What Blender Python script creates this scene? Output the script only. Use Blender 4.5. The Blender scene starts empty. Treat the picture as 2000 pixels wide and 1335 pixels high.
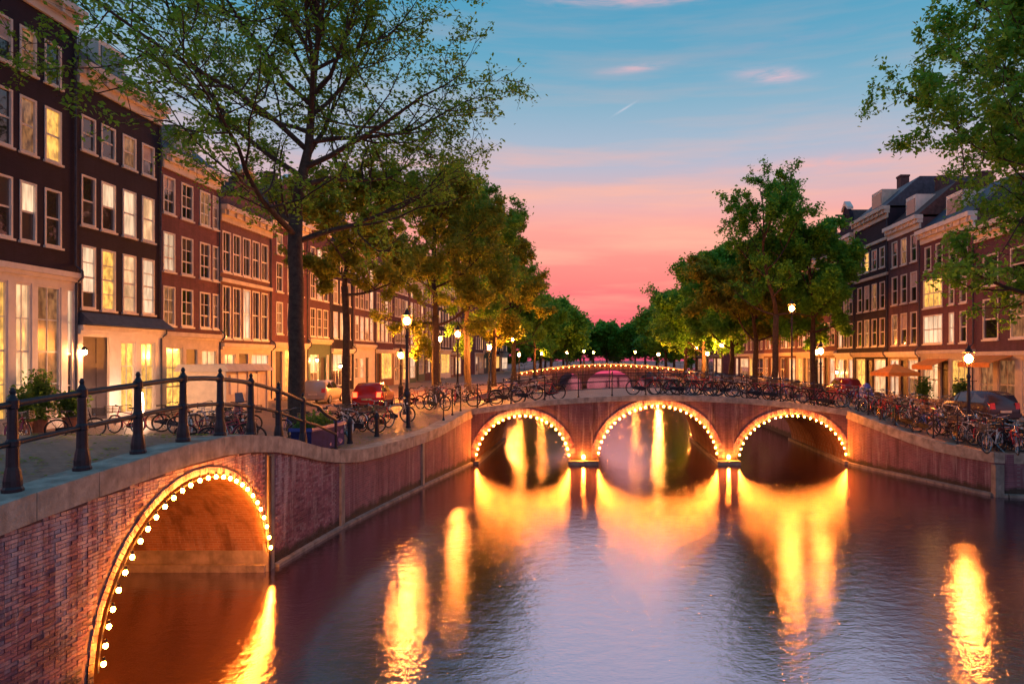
import bpy, math, random
import numpy as np
from mathutils import Vector, Matrix

R = math.radians
PI = math.pi
S = bpy.context.scene
COL = S.collection

# ------------------------------------------------------------------ camera
cam_d = bpy.data.cameras.new('camera')
cam = bpy.data.objects.new('camera', cam_d)
COL.objects.link(cam)
cam.location = (0, 0, 4.8)
cam.rotation_euler = (R(90), 0, 0)
cam_d.lens = 24
cam_d.sensor_width = 36
cam_d.shift_x = -0.085
cam_d.shift_y = 0.0163
cam_d.clip_start = 0.1
cam_d.clip_end = 2000
S.camera = cam

# ------------------------------------------------------------------ view
S.view_settings.view_transform = 'Standard'
S.view_settings.look = 'None'
S.view_settings.gamma = 1
S.view_settings.exposure = 0.2
S.view_settings.use_curve_mapping = False
S.render.engine = 'CYCLES'
cy = S.cycles
cy.use_denoising = True
cy.max_bounces = 6
cy.diffuse_bounces = 3
cy.glossy_bounces = 3
cy.transmission_bounces = 4
cy.transparent_max_bounces = 4
cy.sample_clamp_indirect = 6
cy.caustics_reflective = False
cy.caustics_refractive = False
try:
    cy.use_light_tree = True
except Exception:
    pass

# ------------------------------------------------------------------ sky
SUN_EL, SUN_AZ = R(-1.0), R(8)     # the sun has just gone down at the end of the canal


class NT:
    """tiny node-tree helper"""
    def __init__(s, tree):
        s.t = tree

    def n(s, typ, ins=None, **props):
        nd = s.t.nodes.new(typ)
        for k, v in props.items():
            setattr(nd, k, v)
        for k, v in (ins or {}).items():
            if isinstance(v, bpy.types.NodeSocket):
                s.t.links.new(v, nd.inputs[k])
            else:
                nd.inputs[k].default_value = v
        return nd

    def m(s, op, a, b=0.0, c=0.0, clamp=False):
        nd = s.n('ShaderNodeMath', {0: a, 1: b, 2: c}, operation=op, use_clamp=clamp)
        return nd.outputs[0]

    def mix(s, f, a, b, mode='MIX'):
        nd = s.n('ShaderNodeMix', data_type='RGBA', blend_type=mode, clamp_factor=True)
        for sock, v in ((nd.inputs['Factor'], f), (nd.inputs[6], a), (nd.inputs[7], b)):
            if isinstance(v, bpy.types.NodeSocket):
                s.t.links.new(v, sock)
            elif isinstance(v, (int, float)):
                sock.default_value = v
            else:
                sock.default_value = (*v[:3], 1)
        return nd.outputs[2]

    def ramp(s, f, stops, interp='LINEAR'):
        nd = s.n('ShaderNodeValToRGB', {0: f})
        cr = nd.color_ramp
        cr.interpolation = interp
        while len(cr.elements) > 1:
            cr.elements.remove(cr.elements[-1])
        for i, (p, c) in enumerate(stops):
            e = cr.elements[0] if i == 0 else cr.elements.new(p)
            e.position = p
            e.color = (*c[:3], 1) if not isinstance(c, (int, float)) else (c, c, c, 1)
        return nd.outputs[0]


world = bpy.data.worlds.new('World')
S.world = world
world.use_nodes = True
wt = world.node_tree
wt.nodes.clear()
W = NT(wt)
tc = W.n('ShaderNodeTexCoord').outputs['Generated']
sep = W.n('ShaderNodeSeparateXYZ', {0: tc})
dx, dy, dz_ = sep.outputs
west = W.ramp(dz_, [(0.0, (.80, .08, .18)), (.05, (.85, .085, .175)), (.08, (.90, .12, .18)), (.112, (.95, .20, .20)),
                    (.15, (.97, .28, .24)), (.184, (.95, .345, .29)), (.215, (.82, .41, .40)), (.242, (.62, .44, .49)), (.268, (.47, .46, .57)),
                    (.30, (.36, .46, .59)), (.35, (.22, .42, .565)), (.40, (.12, .37, .54)), (.46, (.07, .33, .515)), (.6, (.055, .29, .51)),
                    (.8, (.06, .27, .52)), (1.0, (.06, .26, .50))])
east = W.ramp(dz_, [(0.0, (.52, .28, .42)), (.12, (.66, .38, .48)), (.25, (.46, .42, .56)), (.45, (.18, .36, .55)),
                    (.7, (.09, .30, .52)), (1.0, (.07, .27, .50))])
azf = W.n('ShaderNodeMapRange', {'Value': dy, 'From Min': -.5, 'From Max': .45}, interpolation_type='SMOOTHSTEP').outputs[0]
base = W.mix(azf, east, west)
# long thin streaks of evening cloud
mp = W.n('ShaderNodeMapping', {'Vector': tc, 'Rotation': (0, R(-7), 0), 'Scale': (1.6, 1.6, 17)}).outputs[0]
cn = W.n('ShaderNodeTexNoise', {'Vector': mp, 'Scale': 2.1, 'Detail': 5, 'Roughness': .55}).outputs[0]
cf = W.ramp(cn, [(.46, 0.0), (.72, 1.0)])
band = W.ramp(dz_, [(.04, 0.0), (.09, .6), (.15, .8), (.24, .7), (.31, .2), (.5, .10), (.7, 0.0)])
cfb = W.m('MULTIPLY', cf, band)
sky_c = W.mix(W.m('MULTIPLY', cfb, azf), base, (1.0, .46, .33))
# separate small clouds, a vapour trail
sy = W.m('MAXIMUM', dy, .05)
qx = W.m('DIVIDE', dx, sy)
qz = W.m('DIVIDE', dz_, sy)


mp2 = W.n('ShaderNodeMapping', {'Vector': tc, 'Rotation': (0, R(-9), 0), 'Scale': (9, 9, 60)}).outputs[0]
wisp = W.ramp(W.n('ShaderNodeTexNoise', {'Vector': mp2, 'Scale': 1.6, 'Detail': 6, 'Roughness': .6, 'Distortion': .4}).outputs[0], [(.36, .1), (.64, 1.0)])


def streak(c, x0, z0, L, wd, ang, k, colour):
    ca, sa = math.cos(ang), math.sin(ang)
    a = W.m('SUBTRACT', qx, x0)
    b = W.m('SUBTRACT', qz, z0)
    u = W.m('DIVIDE', W.m('ADD', W.m('MULTIPLY', a, ca), W.m('MULTIPLY', b, sa)), L)
    v = W.m('DIVIDE', W.m('SUBTRACT', W.m('MULTIPLY', b, ca), W.m('MULTIPLY', a, sa)), wd)
    e = W.m('ADD', W.m('MULTIPLY', u, u), W.m('MULTIPLY', v, v))
    g = W.m('POWER', 2.718, W.m('MULTIPLY', e, -1.0))
    g = W.m('MULTIPLY', g, W.m('MULTIPLY', W.m('GREATER_THAN', dy, .1), k))
    if wd > .003:
        g = W.m('MULTIPLY', g, wisp)
    return W.mix(g, c, colour)


for st in ((.055, .425, .045, .006, .13, .75, (.80, .48, .52)), (.255, .415, .045, .011, -.02, .85, (.86, .50, .55)),
           (.30, .470, .16, .010, .20, .35, (.34, .36, .50)), (.04, .527, .10, .010, .02, .9, (.95, .50, .50)),
           (.038, .366, .015, .0014, .55, .4, (.80, .70, .78)), (.33, .285, .16, .012, .08, .55, (1, .42, .36))):
    sky_c = streak(sky_c, *st)
nis = W.n('ShaderNodeTexSky', sky_type='NISHITA', sun_disc=False, sun_elevation=SUN_EL, sun_rotation=SUN_AZ)
bg1 = W.n('ShaderNodeBackground', {'Color': sky_c, 'Strength': .88})
bg2 = W.n('ShaderNodeBackground', {'Color': nis.outputs[0], 'Strength': .05})
ad = W.n('ShaderNodeAddShader', {0: bg1.outputs[0], 1: bg2.outputs[0]})
wo = W.n('ShaderNodeOutputWorld', {'Surface': ad.outputs[0]})

sun_d = bpy.data.lights.new('sun', 'SUN')
sun_d.energy = .2
sun_d.angle = R(50)
sun_d.color = (1, .55, .5)
sun = bpy.data.objects.new('sun', sun_d)
COL.objects.link(sun)
sun.rotation_euler = (R(78), 0, R(180) - SUN_AZ)

# ------------------------------------------------------------------ materials
MATS = {}


def mat(name, col, rough=.6, metal=0.0, var=.25, vscale=3.0, bump=0.0, bscale=30.0, col2=None, spec=.4, stain=0.0):
    if name in MATS:
        return MATS[name]
    m = bpy.data.materials.new(name)
    m.use_nodes = True
    t = NT(m.node_tree)
    b = m.node_tree.nodes['Principled BSDF']
    oc = t.n('ShaderNodeTexCoord').outputs['Object']
    nz = t.n('ShaderNodeTexNoise', {'Vector': oc, 'Scale': vscale, 'Detail': 6, 'Roughness': .62}).outputs[0]
    c2 = col2 or tuple(min(1, c * (1 + var)) for c in col)
    c1 = tuple(c * (1 - var) for c in col)
    c = t.mix(t.ramp(nz, [(.32, 0.0), (.68, 1.0)]), c1, c2)
    if stain:
        mp_ = t.n('ShaderNodeMapping', {'Vector': oc, 'Scale': (1.6, 1.6, .16)}).outputs[0]
        n2 = t.n('ShaderNodeTexNoise', {'Vector': mp_, 'Scale': 2.3, 'Detail': 5}).outputs[0]
        c = t.mix(t.m('MULTIPLY', t.ramp(n2, [(.5, 0.0), (.72, 1.0)]), stain), c, tuple(x * .35 for x in col))
    m.node_tree.links.new(c, b.inputs['Base Color'])
    b.inputs['Roughness'].default_value = rough
    b.inputs['Metallic'].default_value = metal
    b.inputs['Specular IOR Level'].default_value = spec
    if bump:
        n3 = t.n('ShaderNodeTexNoise', {'Vector': oc, 'Scale': bscale, 'Detail': 4}).outputs[0]
        bp = t.n('ShaderNodeBump', {'Height': n3, 'Strength': bump, 'Distance': .02})
        m.node_tree.links.new(bp.outputs[0], b.inputs['Normal'])
    MATS[name] = m
    return m


def brick_mat(name, axes, c1, c2, mortar, rough=.8, bw=.22, bh=.068, stain=.5, lime=0.0, bump=.5):
    """brick courses; axes = which object axes run along / up the wall"""
    m = bpy.data.materials.new(name)
    m.use_nodes = True
    t = NT(m.node_tree)
    b = m.node_tree.nodes['Principled BSDF']
    oc = t.n('ShaderNodeTexCoord').outputs['Object']
    sp = t.n('ShaderNodeSeparateXYZ', {0: oc})
    v = t.n('ShaderNodeCombineXYZ', {0: sp.outputs[axes[0]], 1: sp.outputs[axes[1]], 2: 0.0}).outputs[0]
    br = t.n('ShaderNodeTexBrick', {'Vector': v, 'Color1': (*c1, 1), 'Color2': (*c2, 1), 'Mortar': (*mortar, 1), 'Scale': 1.0,
                                    'Mortar Size': .008, 'Mortar Smooth': .2, 'Brick Width': bw, 'Row Height': bh, 'Bias': 0.0})
    nz = t.n('ShaderNodeTexNoise', {'Vector': oc, 'Scale': .9, 'Detail': 7, 'Roughness': .65}).outputs[0]
    c = t.mix(t.ramp(nz, [(.35, 0.0), (.7, .75)]), br.outputs[0], tuple(x * .5 for x in c1))
    mp_ = t.n('ShaderNodeMapping', {'Vector': oc, 'Scale': (1.7, 1.7, .14)}).outputs[0]
    n2 = t.n('ShaderNodeTexNoise', {'Vector': mp_, 'Scale': 2.0, 'Detail': 6, 'Roughness': .6}).outputs[0]
    if stain:
        c = t.mix(t.m('MULTIPLY', t.ramp(n2, [(.48, 0.0), (.68, 1.0)]), stain), c, tuple(x * .25 for x in c1))
    if lime:
        n4 = t.n('ShaderNodeTexNoise', {'Vector': mp_, 'Scale': 3.1, 'Detail': 7, 'Roughness': .7}).outputs[0]
        c = t.mix(t.m('MULTIPLY', t.ramp(n4, [(.54, 0.0), (.70, 1.0)]), lime), c, (.42, .36, .36))
    if name.startswith('quay'):
        zc = t.n('ShaderNodeSeparateXYZ', {0: t.n('ShaderNodeNewGeometry').outputs['Position']}).outputs[2]
        tn = t.n('ShaderNodeTexNoise', {'Vector': t.n('ShaderNodeNewGeometry').outputs['Position'], 'Scale': 3.0, 'Detail': 5}).outputs[0]
        tide = t.ramp(t.m('SUBTRACT', zc, t.m('MULTIPLY', tn, .45)), [(.0, 1.0), (.16, 0.0)])
        c = t.mix(t.m('MULTIPLY', tide, .85), c, (.022, .026, .014))
    m.node_tree.links.new(c, b.inputs['Base Color'])
    b.inputs['Roughness'].default_value = rough
    b.inputs['Specular IOR Level'].default_value = .3
    hm = t.m('ADD', t.m('MULTIPLY', br.outputs[1], -1.0), t.m('MULTIPLY', nz, .6))
    bp = t.n('ShaderNodeBump', {'Height': hm, 'Strength': bump, 'Distance': .012})
    m.node_tree.links.new(bp.outputs[0], b.inputs['Normal'])
    MATS[name] = m
    return m


def emit_mat(name, col, k, var=0.0, vs=(1, 1, 1), dark=(.1, .04, .02)):
    m = bpy.data.materials.new(name)
    m.use_nodes = True
    t = NT(m.node_tree)
    b = m.node_tree.nodes['Principled BSDF']
    b.inputs['Base Color'].default_value = (.1, .07, .05, 1)
    b.inputs['Roughness'].default_value = .12
    c = (*col, 1)
    if var:
        ps = t.n('ShaderNodeNewGeometry').outputs['Position']
        oi = t.n('ShaderNodeObjectInfo')
        mp_ = t.n('ShaderNodeMapping', {'Vector': ps, 'Scale': vs}).outputs[0]
        nz = t.n('ShaderNodeTexNoise', {'Vector': mp_, 'Scale': 2.4, 'Detail': 3, 'Roughness': .55}).outputs[0]
        wv = t.n('ShaderNodeTexWave', {'Vector': ps, 'Scale': 4.5, 'Distortion': 2.5, 'Detail': 2}, bands_direction='Y').outputs[1]
        big = t.n('ShaderNodeTexNoise', {'Vector': ps, 'Scale': .55, 'Detail': 1}).outputs[0]
        f = t.m('MULTIPLY', t.ramp(nz, [(.36, 0.0), (.6, 1.0)]), t.m('ADD', t.m('MULTIPLY', wv, .45), .55))
        f2 = t.m('ADD', t.m('MULTIPLY', f, var), 1 - var)
        rr = t.m('ADD', t.m('MULTIPLY', big, 1.6), t.m('ADD', t.m('MULTIPLY', oi.outputs['Random'], .2), .15))
        c = t.mix(f2, dark, col)
        st = t.m('MULTIPLY', rr, k)
        m.node_tree.links.new(c, b.inputs['Emission Color'])
        m.node_tree.links.new(st, b.inputs['Emission Strength'])
    else:
        b.inputs['Emission Color'].default_value = c
        b.inputs['Emission Strength'].default_value = k
    MATS[name] = m
    return m


def glass_mat():
    m = bpy.data.materials.new('window_glass')
    m.use_nodes = True
    t = NT(m.node_tree)
    b = m.node_tree.nodes['Principled BSDF']
    oc = t.n('ShaderNodeTexCoord').outputs['Object']
    oi = t.n('ShaderNodeObjectInfo')
    b.inputs['Roughness'].default_value = .04
    b.inputs['IOR'].default_value = 1.9
    ov = t.n('ShaderNodeVectorMath', {0: oc, 1: oi.outputs['Location']}, operation='ADD').outputs[0]
    nz = t.n('ShaderNodeTexNoise', {'Vector': ov, 'Scale': 1.3, 'Detail': 2}).outputs[0]
    bp = t.n('ShaderNodeBump', {'Height': nz, 'Strength': .25, 'Distance': .05})
    m.node_tree.links.new(bp.outputs[0], b.inputs['Normal'])
    c = t.mix(t.ramp(oi.outputs['Random'], [(.3, 0.0), (.95, 1.0)]), (.014, .010, .014), (.10, .075, .07))
    m.node_tree.links.new(c, b.inputs['Base Color'])
    MATS['glass'] = m


glass_mat()
emit_mat('lit_peach', (1.0, .56, .27), 1.15, .62, (1.1, 1.1, .5))
emit_mat('lit_yellow', (1.0, .50, .09), 1.35, .7, (2, 2, 1.2))
emit_mat('lit_cream', (1.0, .66, .40), .95, .5, (2.4, 2.4, .4))
emit_mat('lit_dim', (.55, .24, .09), .55, .9, (2, 2, 1), (.02, .01, .01))
emit_mat('bulb_glow', (1.0, .25, .022), 400.0)
emit_mat('lamp_glow', (1.0, .29, .042), 3800.0)
emit_mat('lamp_soft', (1.0, .26, .033), 700.0)
emit_mat('shop_bulb', (1.0, .40, .12), 420.0)
emit_mat('pillar_glow', (1.0, .56, .34), 75.0)
emit_mat('tail_glow', (1.0, .04, .01), 9.0)
emit_mat('shop_glow', (1.0, .58, .2), 12.0)
mat('curtain', (.55, .44, .40), .9, var=.3, vscale=1.5)
mat('white_paint', (.72, .64, .56), .5, var=.12, vscale=2.0, bump=.1)
mat('cream_stone', (.60, .50, .40), .65, var=.15, vscale=2.5, bump=.15)
mat('green_paint', (.05, .10, .075), .45, var=.2)
mat('brown_paint', (.20, .09, .06), .5, var=.25)
mat('dark_paint', (.030, .022, .030), .45, var=.3)
mat('iron', (.022, .018, .024), .38, .3, var=.4, vscale=8, bump=.15, bscale=60)
mat('black_metal', (.02, .018, .02), .35, .5, var=.3)
mat('chrome', (.55, .52, .5), .25, .9, var=.15)
mat('rubber', (.016, .015, .016), .8, var=.3)
mat('leather', (.05, .03, .022), .55, var=.3)
mat('roof_tile', (.10, .045, .040), .75, var=.4, vscale=5, bump=.5, bscale=14)
mat('slate', (.055, .06, .085), .6, var=.35, vscale=4, bump=.4, bscale=16)
mat('coping', (.36, .30, .24), .75, var=.38, vscale=3.5, bump=.45, bscale=22, stain=.55)
mat('stone', (.24, .205, .175), .8, var=.35, vscale=3, bump=.4, bscale=18, stain=.6)
mat('mortar', (.14, .095, .10), .95, var=.35, vscale=3, bump=.5, bscale=40, stain=.5)
mat('bark', (.055, .036, .026), .9, var=.45, vscale=6, bump=.9, bscale=24)
mat('soil', (.03, .02, .014), .95)
mat('wood', (.20, .11, .06), .65, var=.3, vscale=5, bump=.2)
mat('orange_canvas', (.75, .26, .05), .8, var=.15)
mat('cream_canvas', (.72, .58, .42), .8, var=.12)
mat('blue_tarp', (.06, .10, .45), .5, var=.3, bump=.3, bscale=9)
mat('navy_paint', (.02, .022, .10), .7, var=.4, spec=.2)
mat('cable', (.02, .018, .015), .6)
mat('headlamp', (.7, .68, .62), .1)
mat('terracotta', (.35, .13, .07), .8)


def leaf_mat(name, c_lo, c_hi):
    m = bpy.data.materials.new(name)
    m.use_nodes = True
    nt = m.node_tree
    t = NT(nt)
    b = nt.nodes['Principled BSDF']
    at = t.n('ShaderNodeAttribute', attribute_name='tint').outputs['Fac']
    c = t.mix(at, c_lo, c_hi)
    nt.links.new(c, b.inputs['Base Color'])
    b.inputs['Roughness'].default_value = .55
    b.inputs['Specular IOR Level'].default_value = .25
    tr = t.n('ShaderNodeBsdfTranslucent', {'Color': t.mix(.5, c, (.30, .52, .05))})
    mx = t.n('ShaderNodeMixShader', {0: .5, 1: b.outputs[0], 2: tr.outputs[0]})
    nt.links.new(mx.outputs[0], nt.nodes['Material Output'].inputs['Surface'])
    MATS[name] = m


leaf_mat('leaf', (.075, .18, .02), (.26, .50, .045))
leaf_mat('leaf_dark', (.06, .20, .03), (.20, .52, .05))
leaf_mat('leaf_russet_lamplit', (.13, .18, .022), (.50, .38, .035))  # dry russet, with orange lamp light on the crowns mixed into the colour
leaf_mat('leaf_shrub', (.03, .08, .02), (.10, .20, .05))

# ------------------------------------------------------------------ mesh helpers


class MB:
    def __init__(s):
        s.v = []
        s.f = []

    def quad(s, *ps):
        i = len(s.v)
        s.v += [tuple(p) for p in ps]
        s.f.append(tuple(range(i, i + len(ps))))
        return s

    def box(s, x0, x1, y0, y1, z0, z1):
        i = len(s.v)
        s.v += [(x0, y0, z0), (x1, y0, z0), (x1, y1, z0), (x0, y1, z0), (x0, y0, z1), (x1, y0, z1), (x1, y1, z1), (x0, y1, z1)]
        s.f += [tuple(i + k for k in q) for q in ((0, 3, 2, 1), (4, 5, 6, 7), (0, 1, 5, 4), (1, 2, 6, 5), (2, 3, 7, 6), (3, 0, 4, 7))]
        return s

    def hexa(s, pts):
        """8 points: bottom ring then top ring"""
        i = len(s.v)
        s.v += [tuple(p) for p in pts]
        s.f += [tuple(i + k for k in q) for q in ((0, 3, 2, 1), (4, 5, 6, 7), (0, 1, 5, 4), (1, 2, 6, 5), (2, 3, 7, 6), (3, 0, 4, 7))]
        return s

    def tube(s, pts, rad, n=6, closed=False, cap=True):
        pts = [Vector(p) for p in pts]
        m = len(pts)
        if not isinstance(rad, (list, tuple)):
            rad = [rad] * m
        i0 = len(s.v)
        up = None
        for k in range(m):
            a = pts[(k - 1) % m] if (closed or k > 0) else pts[k]
            b = pts[(k + 1) % m] if (closed or k < m - 1) else pts[k]
            d = (b - a)
            d = d.normalized() if d.length > 1e-9 else Vector((0, 0, 1))
            if up is None:
                up = Vector((0, 0, 1)) if abs(d.z) < .9 else Vector((1, 0, 0))
            x = d.cross(up)
            if x.length < 1e-4:
                x = d.cross(Vector((0, 1, 0)))
            x.normalize()
            yv = x.cross(d)
            up = yv
            for j in range(n):
                a_ = 2 * PI * j / n
                p = pts[k] + x * (math.cos(a_) * rad[k]) + yv * (math.sin(a_) * rad[k])
                s.v.append(tuple(p))
        for k in range(m if closed else m - 1):
            r0 = i0 + k * n
            r1 = i0 + ((k + 1) % m) * n
            for j in range(n):
                j2 = (j + 1) % n
                s.f.append((r0 + j, r0 + j2, r1 + j2, r1 + j))
        if cap and not closed:
            s.f.append(tuple(i0 + j for j in reversed(range(n))))
            s.f.append(tuple(i0 + (m - 1) * n + j for j in range(n)))
        return s

    def lathe(s, prof, n=12, c=(0, 0, 0)):
        i0 = len(s.v)
        for r, z in prof:
            for j in range(n):
                a = 2 * PI * j / n
                s.v.append((c[0] + r * math.cos(a), c[1] + r * math.sin(a), c[2] + z))
        for k in range(len(prof) - 1):
            for j in range(n):
                j2 = (j + 1) % n
                s.f.append((i0 + k * n + j, i0 + k * n + j2, i0 + (k + 1) * n + j2, i0 + (k + 1) * n + j))
        s.f.append(tuple(i0 + j for j in reversed(range(n))))
        s.f.append(tuple(i0 + (len(prof) - 1) * n + j for j in range(n)))
        return s

    def ball(s, c, r, n=8, m=5, sz=1.0):
        pr = [(max(r * math.sin(PI * k / m), r * .02), -r * sz * math.cos(PI * k / m)) for k in range(m + 1)]
        return s.lathe(pr, n, c)

    def prism(s, poly, y0, y1):
        """polygon in XZ pushed along Y"""
        i = len(s.v)
        k = len(poly)
        s.v += [(p[0], y0, p[1]) for p in poly] + [(p[0], y1, p[1]) for p in poly]
        s.f.append(tuple(i + j for j in range(k)))
        s.f.append(tuple(i + k + j for j in reversed(range(k))))
        for j in range(k):
            j2 = (j + 1) % k
            s.f.append((i + j, i + k + j, i + k + j2, i + j2))
        return s

    def mesh(s, name, m=None, smooth=False):
        me = bpy.data.meshes.new(name)
        me.from_pydata(s.v, [], s.f)
        if m:
            me.materials.append(MATS[m] if isinstance(m, str) else m)
        if smooth:
            me.polygons.foreach_set('use_smooth', [True] * len(me.polygons))
        me.update()
        return me

    def build(s, name, m, parent=None, smooth=False):
        return link(name, s.mesh(name, m, smooth), parent)


def link(name, me, parent=None, loc=None, rot=None):
    o = bpy.data.objects.new(name, me)
    COL.objects.link(o)
    if parent is not None:
        o.parent = parent
    if loc is not None:
        o.location = loc
    if rot is not None:
        o.rotation_euler = rot
    return o


def tag(o, label=None, cat=None, group=None, kind=None):
    for k, v in (('label', label), ('category', cat), ('group', group), ('kind', kind)):
        if v:
            o[k] = v
    return o


def thing(name, label, cat, loc=(0, 0, 0), rotz=0.0, group=None):
    o = bpy.data.objects.new(name, None)
    COL.objects.link(o)
    o.location = loc
    o.rotation_euler = (0, 0, rotz)
    o.empty_display_size = .3
    return tag(o, label, cat, group)


def copy_tree(o, parent=None):
    c = o.copy()
    COL.objects.link(c)
    c.parent = parent
    for ch in list(o.children):
        copy_tree(ch, c)
    return c


def lerp(pts, t):
    if t <= pts[0][0]:
        return pts[0][1]
    for (a, va), (b, vb) in zip(pts, pts[1:]):
        if t <= b:
            return va + (vb - va) * (t - a) / (b - a)
    return pts[-1][1]


def smooth_lerp(pts, t):
    """Catmull-Rom through (t, v) points"""
    if pts is LX and t < 15.6:
        return -7.5
    n = len(pts)
    if t <= pts[0][0]:
        return pts[0][1]
    if t >= pts[-1][0]:
        return pts[-1][1]
    for i in range(n - 1):
        if t <= pts[i + 1][0]:
            break
    p0 = pts[max(i - 1, 0)]
    p1, p2 = pts[i], pts[i + 1]
    p3 = pts[min(i + 2, n - 1)]
    h = p2[0] - p1[0]
    m1 = (p2[1] - p0[1]) / max(p2[0] - p0[0], 1e-6) * h
    m2 = (p3[1] - p1[1]) / max(p3[0] - p1[0], 1e-6) * h
    u = (t - p1[0]) / h
    return (2 * u ** 3 - 3 * u ** 2 + 1) * p1[1] + (u ** 3 - 2 * u ** 2 + u) * m1 + (-2 * u ** 3 + 3 * u ** 2) * p2[1] + (u ** 3 - u ** 2) * m2


def frange(a, b, st):
    n = max(1, int(round((b - a) / st)))
    return [a + (b - a) * i / n for i in range(n + 1)]


# ------------------------------------------------------------------ levels and edges of the place (metres, water = 0)
BY0, BY1 = 31.2, 40.2          # three-arch bridge, front and back face


def deck_z(x):
    return 3.1 - .0089 * (x - 2.6) ** 2


LZ = [(0, 2.0), (4, 2.45), (8.5, 2.97), (10.9, 3.15), (13.2, 3.25), (15, 3.12), (16.4, 2.88), (18.5, 2.36), (20.8, 2.04), (25, 2.0), (27.2, 2.06), (31.2, 2.46), (40.2, 2.46), (45, 2.0), (200, 2.0)]
LX = [(0, -7.5), (5, -7.5), (10, -7.5), (14.6, -7.5), (15.6, -7.5), (19.4, -7.32), (25.6, -6.62), (31.2, -5.85)]
RZ = [(22, 1.52), (25.6, 1.56), (27.3, 1.74), (29.3, 2.12), (31.2, 2.44), (40.2, 2.44), (45, 1.95), (200, 1.95)]
RX = [(22.4, 24.0), (23.2, 17.6), (23.7, 14.2), (23.9, 13.8), (26.2, 13.0), (28.2, 12.3), (29.8, 11.7), (31.2, 11.35)]
BACK_L, BACK_R = -8.0, 11.6


def left_edge(y):
    return smooth_lerp(LX, y) if y <= BY0 else (-5.85 if y <= BY1 else BACK_L)


def right_edge(y):
    return lerp(RX, y) if y <= BY0 else (11.35 if y <= BY1 else BACK_R)


def left_z(x, y):
    e = smooth_lerp(LZ, y)
    d = max(0, left_edge(y) - x)
    k = max(0, 1 - d / 7) if y > 22 else (1 if d < 9.5 else max(0, 1 - (d - 9.5) / 5))
    if 20 < y <= 22:
        k = max(0, 1 - d / 7) * (y - 20) / 2 + k * (22 - y) / 2
    return 2.0 + (e - 2.0) * k


def right_z(x, y):
    e = smooth_lerp(RZ, y)
    d = max(0, x - right_edge(y))
    return 1.88 + (e - 1.88) * max(0, 1 - d / 6)


def street(name, edge, far, zf, ys, m, n=14):
    mb = MB()
    idx = {}
    for i, y in enumerate(ys):
        for j in range(n + 1):
            x = edge(y) + (far - edge(y)) * (j / n)
            idx[i, j] = len(mb.v)
            mb.v.append((x, y, zf(x, y)))
    for i in range(len(ys) - 1):
        for j in range(n):
            q = (idx[i, j], idx[i + 1, j], idx[i + 1, j + 1], idx[i, j + 1])
            mb.f.append(q if far < 0 else q[::-1])
    return tag(mb.build(name, m, None, True), kind='structure')


brick_mat('paving', (0, 1), (.40, .24, .17), (.28, .16, .12), (.12, .08, .06), .55, .21, .105, stain=0, bump=.8)
brick_mat('asphalt_brick', (0, 1), (.15, .085, .07), (.11, .07, .062), (.06, .045, .04), .6, .20, .10, stain=0, bump=.3)
BR = ((.22, .085, .075), (.155, .062, .062), (.23, .185, .17))
brick_mat('quay_brick_y', (1, 2), (.27, .105, .135), (.18, .075, .105), (.26, .20, .21), .75, stain=.75, lime=.55)
brick_mat('quay_brick_x', (0, 2), (.17, .072, .098), (.11, .05, .075), (.19, .145, .16), .75, stain=.8, lime=.5)
brick_mat('vault_brick_x', (0, 1), (.36, .17, .10), (.27, .12, .08), (.33, .24, .18), .85, .068, .22, stain=.5)
brick_mat('vault_brick_y', (0, 2), (.46, .22, .13), (.34, .15, .09), (.42, .30, .22), .9, .21, .058, stain=.75, lime=.35, bump=1.0)


def water_mat():
    m = bpy.data.materials.new('canal_water')
    m.use_nodes = True
    t = NT(m.node_tree)
    b = m.node_tree.nodes['Principled BSDF']
    b.inputs['Base Color'].default_value = (.012, .005, .008, 1)
    b.inputs['Roughness'].default_value = .085
    b.inputs['IOR'].default_value = 8.0
    b.inputs['Specular Tint'].default_value = (.93, .86, 1.0, 1)
    oc = t.n('ShaderNodeTexCoord').outputs['Object']
    m1 = t.n('ShaderNodeMapping', {'Vector': oc, 'Scale': (1.0, 1.5, 1)}).outputs[0]
    n1 = t.n('ShaderNodeTexNoise', {'Vector': m1, 'Scale': 2.6, 'Detail': 3, 'Roughness': .5}).outputs[0]
    n2 = t.n('ShaderNodeTexNoise', {'Vector': m1, 'Scale': 11.0, 'Detail': 3, 'Roughness': .6}).outputs[0]
    n3 = t.n('ShaderNodeTexNoise', {'Vector': m1, 'Scale': 42.0, 'Detail': 2, 'Roughness': .5}).outputs[0]
    n0 = t.n('ShaderNodeTexNoise', {'Vector': oc, 'Scale': .22, 'Detail': 3}).outputs[0]
    h = t.m('ADD', t.m('ADD', t.m('MULTIPLY', n1, .9), t.m('MULTIPLY', n2, .42)), t.m('MULTIPLY', n3, .07))
    bp = t.n('ShaderNodeBump', {'Height': h, 'Strength': t.m('ADD', t.m('MULTIPLY', n0, .40), .16), 'Distance': .03})
    m.node_tree.links.new(bp.outputs[0], b.inputs['Normal'])
    MATS['water'] = m


water_mat()
tag(MB().quad((-60, -25, 0), (60, -25, 0), (60, 210, 0), (-60, 210, 0)).build('canal_water', 'water'), kind='structure')

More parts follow.
